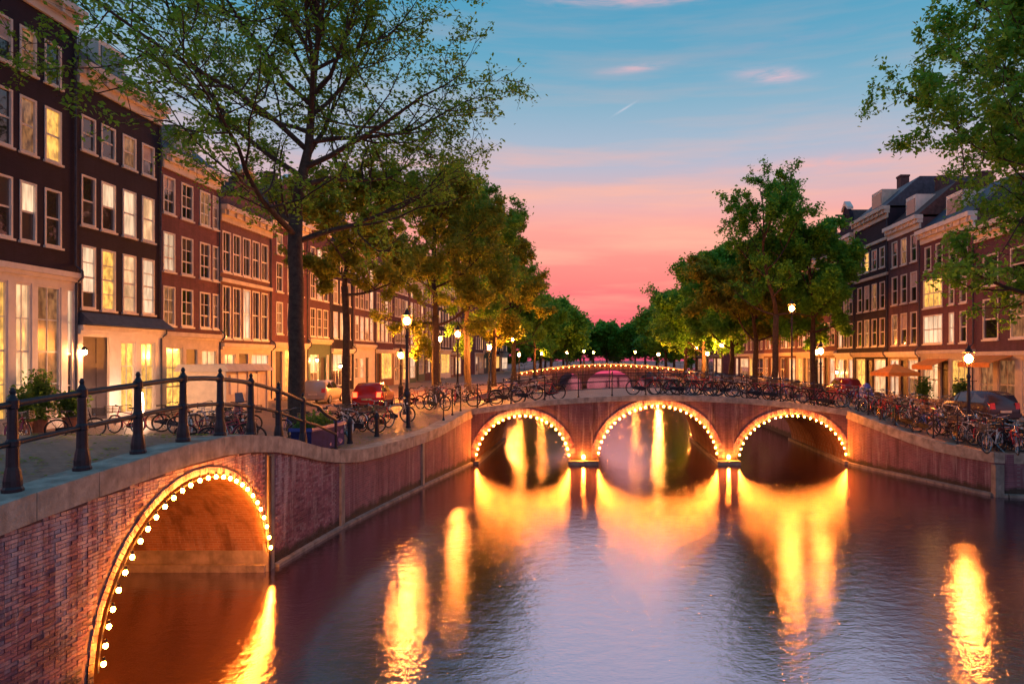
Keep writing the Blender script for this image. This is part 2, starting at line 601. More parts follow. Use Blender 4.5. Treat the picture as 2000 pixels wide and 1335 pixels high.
ysl = frange(4, 31.2, .8) + [31.21] + frange(32, 40.2, 2) + [40.21] + frange(42, 200, 3)
street('left_street', left_edge, -22.4, left_z, ysl, 'paving')
ysr = [22.4, 22.8, 23.2, 23.5, 23.7, 23.9] + frange(24.5, 31.2, .6) + [31.21] + frange(32, 40.2, 2) + [40.21] + frange(42, 200, 3)
street('right_street', right_edge, 24.4, right_z, ysr, 'paving')
g = MB().quad((-400, 199, 1.93), (400, 199, 1.93), (400, 900, 1.93), (-400, 900, 1.93))
g.quad((-400, 16, 1.93), (-22.3, 16, 1.93), (-22.3, 199, 1.93), (-400, 199, 1.93))
g.quad((24.3, 16, 1.80), (400, 16, 1.80), (400, 199, 1.80), (24.3, 199, 1.80))
tag(g.build('ground', 'asphalt_brick'), kind='structure')

# ------------------------------------------------------------------ left (side canal) bridge and quay
rng = random.Random(4)
AC, AH, AR = 12.8, 2.7, 2.62       # arch centre y, half width, crown height


def left_arch(y):
    u = (y - AC) / AH
    return AR * math.sqrt(max(0, 1 - u * u)) if abs(u) < 1 else 0.0


BRICK_MATS = []


def bridge_brick(name, c):
    m = bpy.data.materials.new(name)
    m.use_nodes = True
    t = NT(m.node_tree)
    b = m.node_tree.nodes['Principled BSDF']
    ps = t.n('ShaderNodeNewGeometry').outputs['Position']
    n1 = t.n('ShaderNodeTexNoise', {'Vector': ps, 'Scale': 7.0, 'Detail': 5, 'Roughness': .65}).outputs[0]
    col = t.mix(t.ramp(n1, [(.3, 0.0), (.7, 1.0)]), tuple(x * .62 for x in c), tuple(min(1, x * 1.25) for x in c))
    n0 = t.n('ShaderNodeTexNoise', {'Vector': ps, 'Scale': .8, 'Detail': 5, 'Roughness': .6}).outputs[0]
    col = t.mix(t.m('MULTIPLY', t.ramp(n0, [(.45, 0.0), (.66, 1.0)]), .7), col, tuple(x * .35 for x in c))
    mp_ = t.n('ShaderNodeMapping', {'Vector': ps, 'Scale': (2.2, 2.2, .22)}).outputs[0]
    n2 = t.n('ShaderNodeTexNoise', {'Vector': mp_, 'Scale': 1.7, 'Detail': 7, 'Roughness': .68}).outputs[0]
    zz = t.n('ShaderNodeSeparateXYZ', {0: ps}).outputs[2]
    lime = t.m('ADD', n2, t.m('MULTIPLY', t.m('SUBTRACT', zz, 1.7), .075))
    col = t.mix(t.m('MULTIPLY', t.ramp(lime, [(.49, 0.0), (.63, 1.0)]), .72), col, (.48, .41, .43))

    zc = t.n('ShaderNodeSeparateXYZ', {0: t.n('ShaderNodeNewGeometry').outputs['Position']}).outputs[2]
    tn = t.n('ShaderNodeTexNoise', {'Vector': t.n('ShaderNodeNewGeometry').outputs['Position'], 'Scale': 3.0, 'Detail': 5}).outputs[0]
    tide = t.ramp(t.m('SUBTRACT', zc, t.m('MULTIPLY', tn, .45)), [(.0, 1.0), (.16, 0.0)])
    col = t.mix(t.m('MULTIPLY', tide, .85), col, (.022, .026, .014))
    m.node_tree.links.new(col, b.inputs['Base Color'])
    b.inputs['Roughness'].default_value = .75
    b.inputs['Specular IOR Level'].default_value = .3
    n3 = t.n('ShaderNodeTexNoise', {'Vector': ps, 'Scale': 55.0, 'Detail': 4}).outputs[0]
    bp = t.n('ShaderNodeBump', {'Height': n3, 'Strength': .5, 'Distance': .02})
    m.node_tree.links.new(bp.outputs[0], b.inputs['Normal'])
    MATS[name] = m
    return m


for k, c in enumerate(((.28, .125, .16), (.24, .105, .145), (.32, .165, .20), (.19, .085, .12), (.33, .22, .26))):
    BRICK_MATS.append(bridge_brick('brick_%d' % k, c))
sb = thing('side_canal_bridge', 'low humped brick bridge with one lit arch over the side canal mouth', 'bridge', (0, 0, 0))
FX = -7.5
COP_H = .36
mb = MB()
ys = sorted(set(frange(4, 15.62, .25) + frange(AC - AH, AC + AH, .15)))
for a, b in zip(ys, ys[1:]):
    za, zb = left_arch(a), left_arch(b)
    if a < AC - AH - 1e-6 or b > AC + AH + 1e-6:
        za = zb = -1.0
    mb.quad((FX, a, za), (FX, b, zb), (FX, b, smooth_lerp(LZ, b) - .05), (FX, a, smooth_lerp(LZ, a) - .05))
mb.build('face_wall', 'mortar', sb)
mb = MB()
aa = [PI * k / 30 for k in range(31)]
pv = [(AC + AH * math.cos(t), AR * math.sin(t)) for t in aa]
pv = [(pv[0][0], -1.0)] + pv + [(pv[-1][0], -1.0)]
for (ya, za), (yb, zb) in zip(pv, pv[1:]):
    mb.quad((FX, ya, za), (FX, yb, zb), (-17.5, yb, zb), (-17.5, ya, za))
mb.build('vault', 'vault_brick_y', sb, True)
MB().box(-17.4, FX - .03, AC + AH - .16, AC + AH + .2, -.6, .16).build('springing_ledge', 'stone', sb)
MB().box(-17.4, FX - .03, AC + AH - .06, AC + AH + .2, .17, .46).build('springing_course', 'stone', sb)
# the voussoirs: thin stones round the arch
vm = {}
nv = 84
for k in range(nv):
    t0, t1 = PI * k / nv + .0022, PI * (k + 1) / nv - .0022

    def ap(t, o):
        return AC + (AH + o) * math.cos(t), (AR + o) * math.sin(t)
    pts = []
    for xx in (FX + .022 + rng.uniform(-.004, .006), FX - .05):
        for t, o in ((t0, 0), (t1, 0), (t1, .115), (t0, .115)):
            yy, zz = ap(t, o)
            pts.append((xx, yy, zz))
    MB().hexa(pts).build('voussoir', 'brick_%d' % rng.choice([0, 0, 1, 2, 3, 4]), sb)

# single bricks, proud of the mortar
cand = []
bh, bl = .056, .20
row = 0
z = -.02
while z < 3.2:
    y = 7.0 + (row % 2) * bl * .5
    while y < 19.3:
        l = bl * (1 if row % 4 != 3 else .5)
        y1 = y + l - .011
        zt = z + bh - .009
        top = min(smooth_lerp(LZ, y), smooth_lerp(LZ, y1)) - COP_H - .015
        ok = zt < top and not (15.38 < y1 and y < 15.74) and not (y1 > 19.15)
        # arch ring + opening
        for yy, zz in ((y, z), (y1, z), (y, zt), (y1, zt)):
            u = (yy - AC) / (AH + .135)
            w_ = max(zz, 0) / (AR + .135)
            if u * u + w_ * w_ < 1.0:
                ok = False
        if abs((y + y1) / 2 - AC) < AH + .135 and z < .3 and abs((y + y1) / 2 - AC) < AH + .23:
            if ((y + y1) / 2 - AC) ** 2 < (AH + .13) ** 2 * (1 - (max(z, 0) / (AR + .135)) ** 2):
                ok = False
        if ok:
            cand.append((y, y1, z, zt))
        y += l
    z += bh
    row += 1
cand.sort(key=lambda c: ((c[0] + c[1]) / 2) ** 2 + 56 + (4.8 - c[2]) ** 2 - (0 if (c[0] > 8.6) else -1e6))
brick_cache = {}
rest = [MB() for _ in BRICK_MATS]
for k, (y0, y1, z0, z1) in enumerate(cand):
    mi = min(int(rng.random() ** 1.2 * 5), 4)
    pr = .012 + rng.uniform(-.005, .007)
    xb = smooth_lerp(LX, (y0 + y1) / 2)
    if k < 300:
        key = (mi, round(y1 - y0, 3), round(pr, 3))
        if key not in brick_cache:
            brick_cache[key] = MB().box(-.03, key[2], 0, y1 - y0, 0, z1 - z0).mesh('brick', BRICK_MATS[mi])
        link('brick', brick_cache[key], sb, (xb, y0, z0))
    else:
        rest[mi].box(xb - .03, xb + pr, y0, y1, z0, z1)
for mi, r_ in enumerate(rest):
    if r_.v:
        tag(r_.build('brickwork', BRICK_MATS[mi], sb), kind='stuff')
# quoins
MB().box(FX - .1, FX + .035, 15.42, 15.70, -.6, 2.62).build('quoin_strip', 'stone', sb)
MB().tube([(FX + .05, 15.46, -.5), (FX + .05, 15.46, 2.6)], .035, 7).build('down_pipe', 'iron', sb)


def coping_run(parent, line, name='coping_stone', out=.07, depth=.5, h=COP_H, step=1.15, m='coping', flip=1):
    """line: list of (x, y, ztop); stones along it, nosing towards the water"""
    acc = [0.0]
    for a, b in zip(line, line[1:]):
        acc.append(acc[-1] + math.hypot(b[0] - a[0], b[1] - a[1]))
    L = acc[-1]

    def at(s):
        s = min(max(s, 0), L)
        for i in range(len(acc) - 1):
            if s <= acc[i + 1] + 1e-9:
                u = (s - acc[i]) / max(acc[i + 1] - acc[i], 1e-9)
                a, b = Vector(line[i]), Vector(line[i + 1])
                d = (b - a)
                nrm = Vector((d.y, -d.x, 0)).normalized() * flip
                return a + d * u, nrm
    n = max(1, int(round(L / step)))
    for k in range(n):
        s0, s1 = L * k / n + .006, L * (k + 1) / n - .006
        if k == 0:
            s0 = 0
        (p, n0), (q, n1) = at(s0), at(s1)
        dzj = rng.uniform(-.006, .006)
        up = Vector((0, 0, .012 + dzj))
        dn = Vector((0, 0, -h))
        pts = [p + n0 * out + dn, q + n1 * out + dn, q - n1 * depth + dn, p - n0 * depth + dn,
               p + n0 * out + up, q + n1 * out + up, q - n1 * depth + up, p - n0 * depth + up]
        MB().hexa(pts).build(name, m, parent)


coping_run(sb, [(smooth_lerp(LX, y), y, smooth_lerp(LZ, y)) for y in frange(4.5, 19.2, .58)], step=1.16)

quay = thing('left_quay_wall', 'weathered brick quay wall between the two bridges with stone coping', 'wall')


def wall_strip(line, z0, zoff, name, m, parent, both=False):
    mb = MB()
    for (xa, ya, za), (xb, yb, zb) in zip(line, line[1:]):
        mb.quad((xa, ya, z0), (xb, yb, z0), (xb, yb, zb - zoff), (xa, ya, za - zoff))
    return mb.build(name, m, parent)


ql = [(smooth_lerp(LX, y), y, smooth_lerp(LZ, y)) for y in frange(15.6, 31.25, .6)]
wall_strip(ql, -1, .05, 'brick_face', 'quay_brick_y', quay)
coping_run(quay, [p for p in ql if p[1] >= 19.1], step=1.3)
for yq in (19.4, 25.6):
    xq = smooth_lerp(LX, yq)
    MB().box(xq - .1, xq + .05, yq - .14, yq + .14, -.6, smooth_lerp(LZ, yq) - COP_H - .01).build('stone_pier', 'stone', quay)
mb = MB()
kl = [(smooth_lerp(LX, y), y) for y in frange(15.75, 31.2, .7)]
for (xa, ya), (xb, yb) in zip(kl, kl[1:]):
    mb.hexa([(xa - .05, ya, -.3), (xb - .05, yb, -.3), (xb + .13, yb, -.3), (xa + .13, ya, -.3), (xa - .05, ya, .10), (xb - .05, yb, .10), (xb + .11, yb, .07), (xa + .11, ya, .07)])
mb.build('waterline_ledge', 'stone', quay)

# ------------------------------------------------------------------ right quay
rq = thing('right_quay_wall', 'curved streaked brick quay wall flaring out from the three-arch bridge', 'wall')
rl = [(RX[i][0], RX[i][1]) for i in range(len(RX))]
rl = [(b, a) for a, b in RX]
rline = []
for (xa, ya), (xb, yb) in zip([(a, b) for b, a in RX], [(a, b) for b, a in RX][1:]):
    for k in range(4):
        yy = ya + (yb - ya) * k / 4
        rline.append((xa + (xb - xa) * k / 4, yy, smooth_lerp(RZ, yy)))
rline.append((11.35, 31.2, smooth_lerp(RZ, 31.2)))
rev = rline[::-1]
wall_strip(rev, -1, .05, 'brick_face', 'quay_brick_y', rq)
coping_run(rq, rev, step=1.25, flip=1)
MB().box(13.75, 14.05, 23.66, 23.96, -.6, 1.12).build('corner_pier', 'stone', rq)
mb = MB()
rr = [p for p in rev if p[0] < 18]
for a, b in zip(rr, rr[1:]):
    d = Vector((b[0] - a[0], b[1] - a[1], 0))
    nn = Vector((d.y, -d.x, 0)).normalized()
    pa, pb = Vector((a[0], a[1], 0)), Vector((b[0], b[1], 0))
    mb.hexa([pa - nn * .05 + Vector((0, 0, -.3)), pb - nn * .05 + Vector((0, 0, -.3)), pb + nn * .15 + Vector((0, 0, -.3)), pa + nn * .15 + Vector((0, 0, -.3)),
             pa - nn * .05 + Vector((0, 0, .12)), pb - nn * .05 + Vector((0, 0, .12)), pb + nn * .14 + Vector((0, 0, .09)), pa + nn * .14 + Vector((0, 0, .09))])
mb.build('waterline_ledge', 'stone', rq)

# quay walls beyond the bridge
for nm, lab, xx, zf in (('far_left_quay_wall', 'long brick quay wall behind the three-arch bridge below the tall left trees', BACK_L, 2.0),
                        ('far_right_quay_wall', 'long brick quay wall behind the three-arch bridge below the bushy right trees', BACK_R, 1.95)):
    q = thing(nm, lab, 'wall')
    e = -5.85 if xx < 0 else 11.35
    mb = MB()
    mb.quad((xx, BY1, -1), (xx, 200, -1), (xx, 200, zf), (xx, BY1, 2.4))
    mb.quad((e, BY1 - .01, -1), (xx, BY1, -1), (xx, BY1, 2.4), (e, BY1 - .01, 2.4))
    mb.build('brick_face', 'quay_brick_y', q)
    coping_run(q, [(xx, y, smooth_lerp(LZ if xx < 0 else RZ, y) + .004) for y in frange(BY1, 120, 5)], step=2.4, flip=1 if xx < 0 else -1)

# ------------------------------------------------------------------ three-arch bridge
ARCH = [(-5.66, -1.29, 2.26), (-.12, 5.45, 2.70), (6.30, 11.33, 2.26)]


def arch_z(x):
    for a, b, h in ARCH:
        if a < x < b:
            u = (x - (a + b) / 2) / ((b - a) / 2)
            return .12 + (h - .12) * math.sqrt(max(0, 1 - u * u))
    return -1.0


tb = thing('three_arch_bridge', 'brick canal bridge with three arches outlined by warm bulbs', 'bridge')
xs = set(frange(-5.85, 11.35, .25))
for a, b, h in ARCH:
    for k in range(41):
        xs.add(round((a + b) / 2 - (b - a) / 2 * math.cos(PI * k / 40), 5))
xs = sorted(xs)
for nm, yy, fl in (('front_wall', BY0, 1), ('back_wall', BY1, -1)):
    mb = MB()
    for a, b in zip(xs, xs[1:]):
        mid = (a + b) / 2
        if arch_z(mid) > 0:
            za, zb = max(arch_z(a), .12), max(arch_z(b), .12)
        else:
            za = zb = -1
        q = [(a, yy, za), (b, yy, zb), (b, yy, deck_z(b) - .04), (a, yy, deck_z(a) - .04)]
        mb.quad(*(q if fl > 0 else q[::-1]))
    mb.build(nm, 'quay_brick_x', tb)
for a, b, h in ARCH:
    mb = MB()
    pv = [((a + b) / 2 - (b - a) / 2 * math.cos(PI * k / 32), .12 + (h - .12) * math.sin(PI * k / 32)) for k in range(33)]
    pv = [(a, -1)] + pv + [(b, -1)]
    for p, q in zip(pv, pv[1:]):
        mb.quad((q[0], BY0, q[1]), (p[0], BY0, p[1]), (p[0], BY1, p[1]), (q[0], BY1, q[1]))
    mb.build('vault', 'vault_brick_x', tb, True)
    # ring of stones on the face
    n = 60
    for k in range(n):
        t0, t1 = PI * k / n + .003, PI * (k + 1) / n - .003
        pts = []
        for yy in (BY0 - .025 - rng.uniform(0, .008), BY0 + .05):
            for t, o in ((t0, 0), (t1, 0), (t1, .26), (t0, .26)):
                pts.append(((a + b) / 2 - ((b - a) / 2 + o) * math.cos(t), yy, .12 + (h - .12 + o) * math.sin(t)))
        MB().hexa(pts).build('voussoir', 'brick_%d' % rng.choice([0, 1, 1, 3, 4]), tb)
for a, b in ((-1.29, -.12), (5.45, 6.30)):
    mid = (a + b) / 2
    w_ = (b - a) / 2 + .10
    mb = MB()
    mb.prism([(mid - w_, -.8), (mid + w_, -.8), (mid + w_, .17), (mid - w_, .17)], BY0 - .42, BY1 + .3)
    mb.build('pier_ledge', 'stone', tb)
for a in (-5.66, 11.33):
    s_ = 1 if a < 0 else -1
    MB().box(min(a, a + .2 * s_), max(a, a + .2 * s_), BY0 - .25, BY1, -.8, .15).build('abutment_ledge', 'stone', tb)
mb = MB()
dxs = frange(-5.86, 11.36, .6)
for a, b in zip(dxs, dxs[1:]):
    mb.quad((a, BY0 - .02, deck_z(a)), (b, BY0 - .02, deck_z(b)), (b, BY1, deck_z(b)), (a, BY1, deck_z(a)))
mb.build('roadway', 'paving', tb, True)
coping_run(tb, [(x, BY0, deck_z(x) + .02) for x in frange(-5.85, 11.35, .9)], step=1.15, h=.24, out=.09)
coping_run(tb, [(x, BY1, deck_z(x) + .02) for x in frange(-5.85, 11.35, .9)], step=1.5, h=.24, out=.09, flip=-1)

# ------------------------------------------------------------------ garlands of bulbs
bulb_me = MB().ball((0, 0, 0), .034, 8, 6, 1.25).mesh('bulb', 'bulb_glow', True)
sock_me = MB().lathe([(.020, 0), (.022, .02), (.018, .06)], 7).mesh('socket', 'cable')


def garland(label, pts, nrm, n, group):
    g = thing('light_garland', label, 'lights', group=group)
    nv_ = Vector(nrm)
    P = [Vector(p) + nv_ * .035 for p in pts]
    MB().tube(P, .012, 5).build('cable', 'cable', g)
    acc = [0]
    for a, b in zip(P, P[1:]):
        acc.append(acc[-1] + (b - a).length)
    for k in range(n):
        s = acc[-1] * (k + .5 + rng.uniform(-.1, .1)) / n
        for i in range(len(P) - 1):
            if s <= acc[i + 1]:
                break
        u = (s - acc[i]) / (acc[i + 1] - acc[i])
        p = P[i].lerp(P[i + 1], u) + nv_ * .075
        b = link('bulb', bulb_me, g, p)
        so = link('socket', sock_me, b, (0, 0, .042))
    return g


GG = 'bulb garlands along the bridge arches'
garland('string of glowing bulbs round the arch of the side canal bridge',
        [(FX, AC + (AH - .07) * math.cos(t), max(.03, (AR - .07) * math.sin(t))) for t in [PI * (.055 + .93 * k / 50) for k in range(51)]], (1, 0, 0), 29, GG)
garland('unseen string of bulbs added inside the vault of the side canal bridge to light it',
        [(-12.6, AC + (AH - .07) * math.cos(t), max(.03, (AR - .07) * math.sin(t))) for t in [PI * (.03 + .94 * k / 50) for k in range(51)]], (1, 0, 0), 22, GG)  # second string, out of view, added to brighten the vault
for (a, b, h), w_, n in zip(ARCH, ('arch nearest the tall left trees', 'wide middle arch', 'arch nearest the right quay wall'), (24, 29, 25)):
    pts = [((a + b) / 2 - ((b - a) / 2 - .06) * math.cos(t), BY0 - .02, .12 + (h - .12 - .06) * math.sin(t)) for t in [PI * (.03 + .94 * k / 60) for k in range(61)]]
    garland('string of glowing bulbs round the %s of the three-arch bridge' % w_, pts, (0, -1, 0), n, GG)
for (a, b), w_ in (((-1.29, -.12), 'left arch'), ((5.45, 6.30), 'right arch')):
    g = thing('pier_light', 'small glowing light on the stone pier between the middle arch and the %s' % w_, 'light', ((a + b) / 2, BY0 - .25, .17))
    MB().lathe([(.05, 0), (.05, .05), (.03, .08)], 8).build('base', 'iron', g)
    MB().ball((0, 0, .17), .07, 8, 5, 1.5).build('bulb', 'bulb_glow', g, True)

# ------------------------------------------------------------------ railings
post_prof = [(.145, 0), (.145, .05), (.125, .08), (.125, .16), (.10, .30), (.088, .34), (.082, .60), (.095, .62), (.095, .68), (.074, .71), (.066, 1.10), (.085, 1.12), (.085, 1.22), (.06, 1.25), (.03, 1.30), (.045, 1.34), (.02, 1.39)]
post_me = MB().lathe([(r_ * .86, z_) for r_, z_ in post_prof], 12).mesh('post', 'iron', False)
rail = thing('iron_railing', 'heavy black cast iron railing with two rails on the side canal bridge', 'railing')
yps = [6.6, 7.85, 9.08, 10.3, 11.55, 12.8, 14.05, 15.3, 16.55, 17.8]
for y in yps:
    x = smooth_lerp(LX, y) - .30
    link('post', post_me, rail, (x, y, smooth_lerp(LZ, y) + .0))
for h, r_ in ((1.17, .042), (.65, .034)):
    pts = [(smooth_lerp(LX, y) - .30, y, smooth_lerp(LZ, y) + h) for y in frange(5.2, 18.6, .4)]
    if h > 1:
        pts += [(-7.66, 19.2, 3.22), (-7.63, 19.8, 3.02)]
    else:
        pts += [(-7.66, 19.2, 2.80), (-7.63, 19.8, 2.62)]
    MB().tube(pts, r_ * 1.1, 8).build('rail', 'iron', rail, True)
MB().lathe([(.06, 0), (.05, .05), (.04, .1), (.04, .86), (.02, .92)], 8, (-7.63, 19.8, 2.16)).build('end_post', 'iron', rail)

tpost = MB().lathe([(.05, 0), (.05, .06), (.028, .1), (.026, 1.02), (.04, 1.05), (.035, 1.11), (.012, 1.15)], 8).mesh('post', 'iron')
for yy, lab in ((BY0 + .22, 'thin three-rail iron railing on the front edge of the three-arch bridge'), (BY1 - .22, 'thin three-rail iron railing on the back edge of the three-arch bridge')):
    rg = thing('iron_railing', lab, 'railing')
    x = -5.6
    while x < 11.3:
        link('post', tpost, rg, (x, yy, deck_z(x) + .01))
        x += 1.55
    for h in (.38, .72, 1.05):
        MB().tube([(x, yy, deck_z(x) + h) for x in frange(-5.6, 11.2, .8)], .019, 6).build('rail', 'iron', rg, True)
# low quay fence on the right
rg = thing('iron_railing', 'low iron railing with two rails on the curved right quay', 'railing')
rp = [p for p in rev if p[0] <= 22][1:]


def inset(line, d):
    out = []
    for i, p in enumerate(line):
        a, b = line[max(i - 1, 0)], line[min(i + 1, len(line) - 1)]
        t = Vector((b[0] - a[0], b[1] - a[1], 0))
        n_ = Vector((-t.y, t.x, 0)).normalized()
        out.append((p[0] + n_.x * d, p[1] + n_.y * d, p[2]))
    return out


rpi = inset(rp, .32)
for i, p in enumerate(rpi):
    if i % 2 == 0:
        link('post', tpost, rg, (p[0], p[1], p[2] + .01))
for h in (.5, .92):
    MB().tube([(p[0], p[1], p[2] + h) for p in rpi], .02, 6).build('rail', 'iron', rg, True)
rg = thing('iron_railing', 'low iron railing on the left quay ramp up to the three-arch bridge', 'railing')
lp = [(smooth_lerp(LX, y) - .3, y, smooth_lerp(LZ, y)) for y in frange(28.6, 31.2, .52)]
for i, p in enumerate(lp):
    if i % 2 == 0:
        link('post', tpost, rg, (p[0], p[1], p[2] + .01))
for h in (.5, .92):
    MB().tube([(p[0], p[1], p[2] + h) for p in lp], .02, 6).build('rail', 'iron', rg, True)

# ------------------------------------------------------------------ houses
wcache = {}


def window(house, u0, u1, v0, v1, cols, rows, mode, frame='white_paint', sill=True, name='window', rg=None):
    w_, h_ = u1 - u0, v1 - v0
    key = (round(w_, 2), round(h_, 2), cols, rows, frame)
    if key not in wcache:
        f = MB()
        t, d0, d1 = .085, -.03, .11
        f.box(0, t, d0, d1, 0, h_).box(w_ - t, w_, d0, d1, 0, h_)
        f.box(t, w_ - t, d0 + .002, d1, 0, t).box(t, w_ - t, d0 + .002, d1, h_ - t, h_)
        mt = .022
        us = [t + (w_ - 2 * t) * k / cols for k in range(cols + 1)]
        vs = [t + (h_ - 2 * t) * k / rows for k in range(rows + 1)]
        for u in us[1:-1]:
            f.box(u - mt, u + mt, .03, .085, t, h_ - t)
        for k, v in enumerate(vs[1:-1]):
            m2 = mt * (1.7 if (k + 1) == rows // 2 else 1)
            f.box(t, w_ - t, .026, .088, v - m2, v + m2)
        fm = f.mesh('window', frame)
        pw, ph = us[1] - us[0] - .006, vs[1] - vs[0] - .006
        pm = MB().box(0, pw, 0, .012, 0, ph).mesh('pane')
        pm.materials.append(MATS['glass'])
        sm = MB().box(-.06, w_ + .06, -.10, .02, -.09, -.005).mesh('sill', frame)
        wcache[key] = (fm, pm, sm, us, vs)
    fm, pm, sm, us, vs = wcache[key]
    wo_ = link(name, fm, house, (u0, 0, v0))
    if sill:
        link('sill', sm, wo_)
    wl_ = rg.choice(['lit_peach', 'lit_peach', 'lit_cream', 'lit_yellow'])
    blind = rg.choice([0, 0, 1, 2])
    for i in range(cols):
        for j in range(rows):
            if mode == 'L':
                mm = wl_
            elif mode == 'Y':
                mm = 'lit_yellow'
            elif mode == 'M':
                mm = 'lit_dim' if j < rows - blind else 'lit_peach'
            elif mode == 'C':
                mm = 'lit_cream' if j >= blind else 'glass'
            elif mode == 'B':
                mm = 'lit_dim' if wl_ != 'lit_peach' else 'glass'
            else:
                mm = 'curtain' if (blind == 1 and j == rows - 1 and rows > 1) else 'glass'
            pk = (key, mm)
            if pk not in wcache:
                q = pm.copy()
                q.materials.clear()
                q.materials.append(MATS[mm])
                wcache[pk] = q
            link('pane', wcache[pk], wo_, (us[i] + .003, .055, vs[j] + .003))
    return wo_


def holed(mb, u0, u1, v0, v1, holes, y=0.0, d=.17):
    us = sorted({u0, u1} | {h[0] for h in holes} | {h[1] for h in holes})
    vs = sorted({v0, v1} | {h[2] for h in holes} | {h[3] for h in holes})
    for a, b in zip(us, us[1:]):
        for c, e in zip(vs, vs[1:]):
            mu, mv = (a + b) / 2, (c + e) / 2
            if any(h[0] < mu < h[1] and h[2] < mv < h[3] for h in holes):
                continue
            mb.quad((a, y, c), (b, y, c), (b, y, e), (a, y, e))
    for a, b, c, e in [h[:4] for h in holes]:
        mb.quad((a, y, c), (a, y, e), (a, y + d, e), (a, y + d, c))
        mb.quad((b, y, e), (b, y, c), (b, y + d, c), (b, y + d, e))
        mb.quad((a, y, e), (b, y, e), (b, y + d, e), (a, y + d, e))
        mb.quad((b, y, c), (a, y, c), (a, y + d, c), (b, y + d, c))


def even(W_, n, w_, cols, rows, modes, margin=.35):
    out = []
    for k in range(n):
        c = margin + (W_ - 2 * margin) * (k + .5) / n
        out.append((c - w_ / 2, c + w_ / 2, cols, rows, modes[k % len(modes)]))
    return out


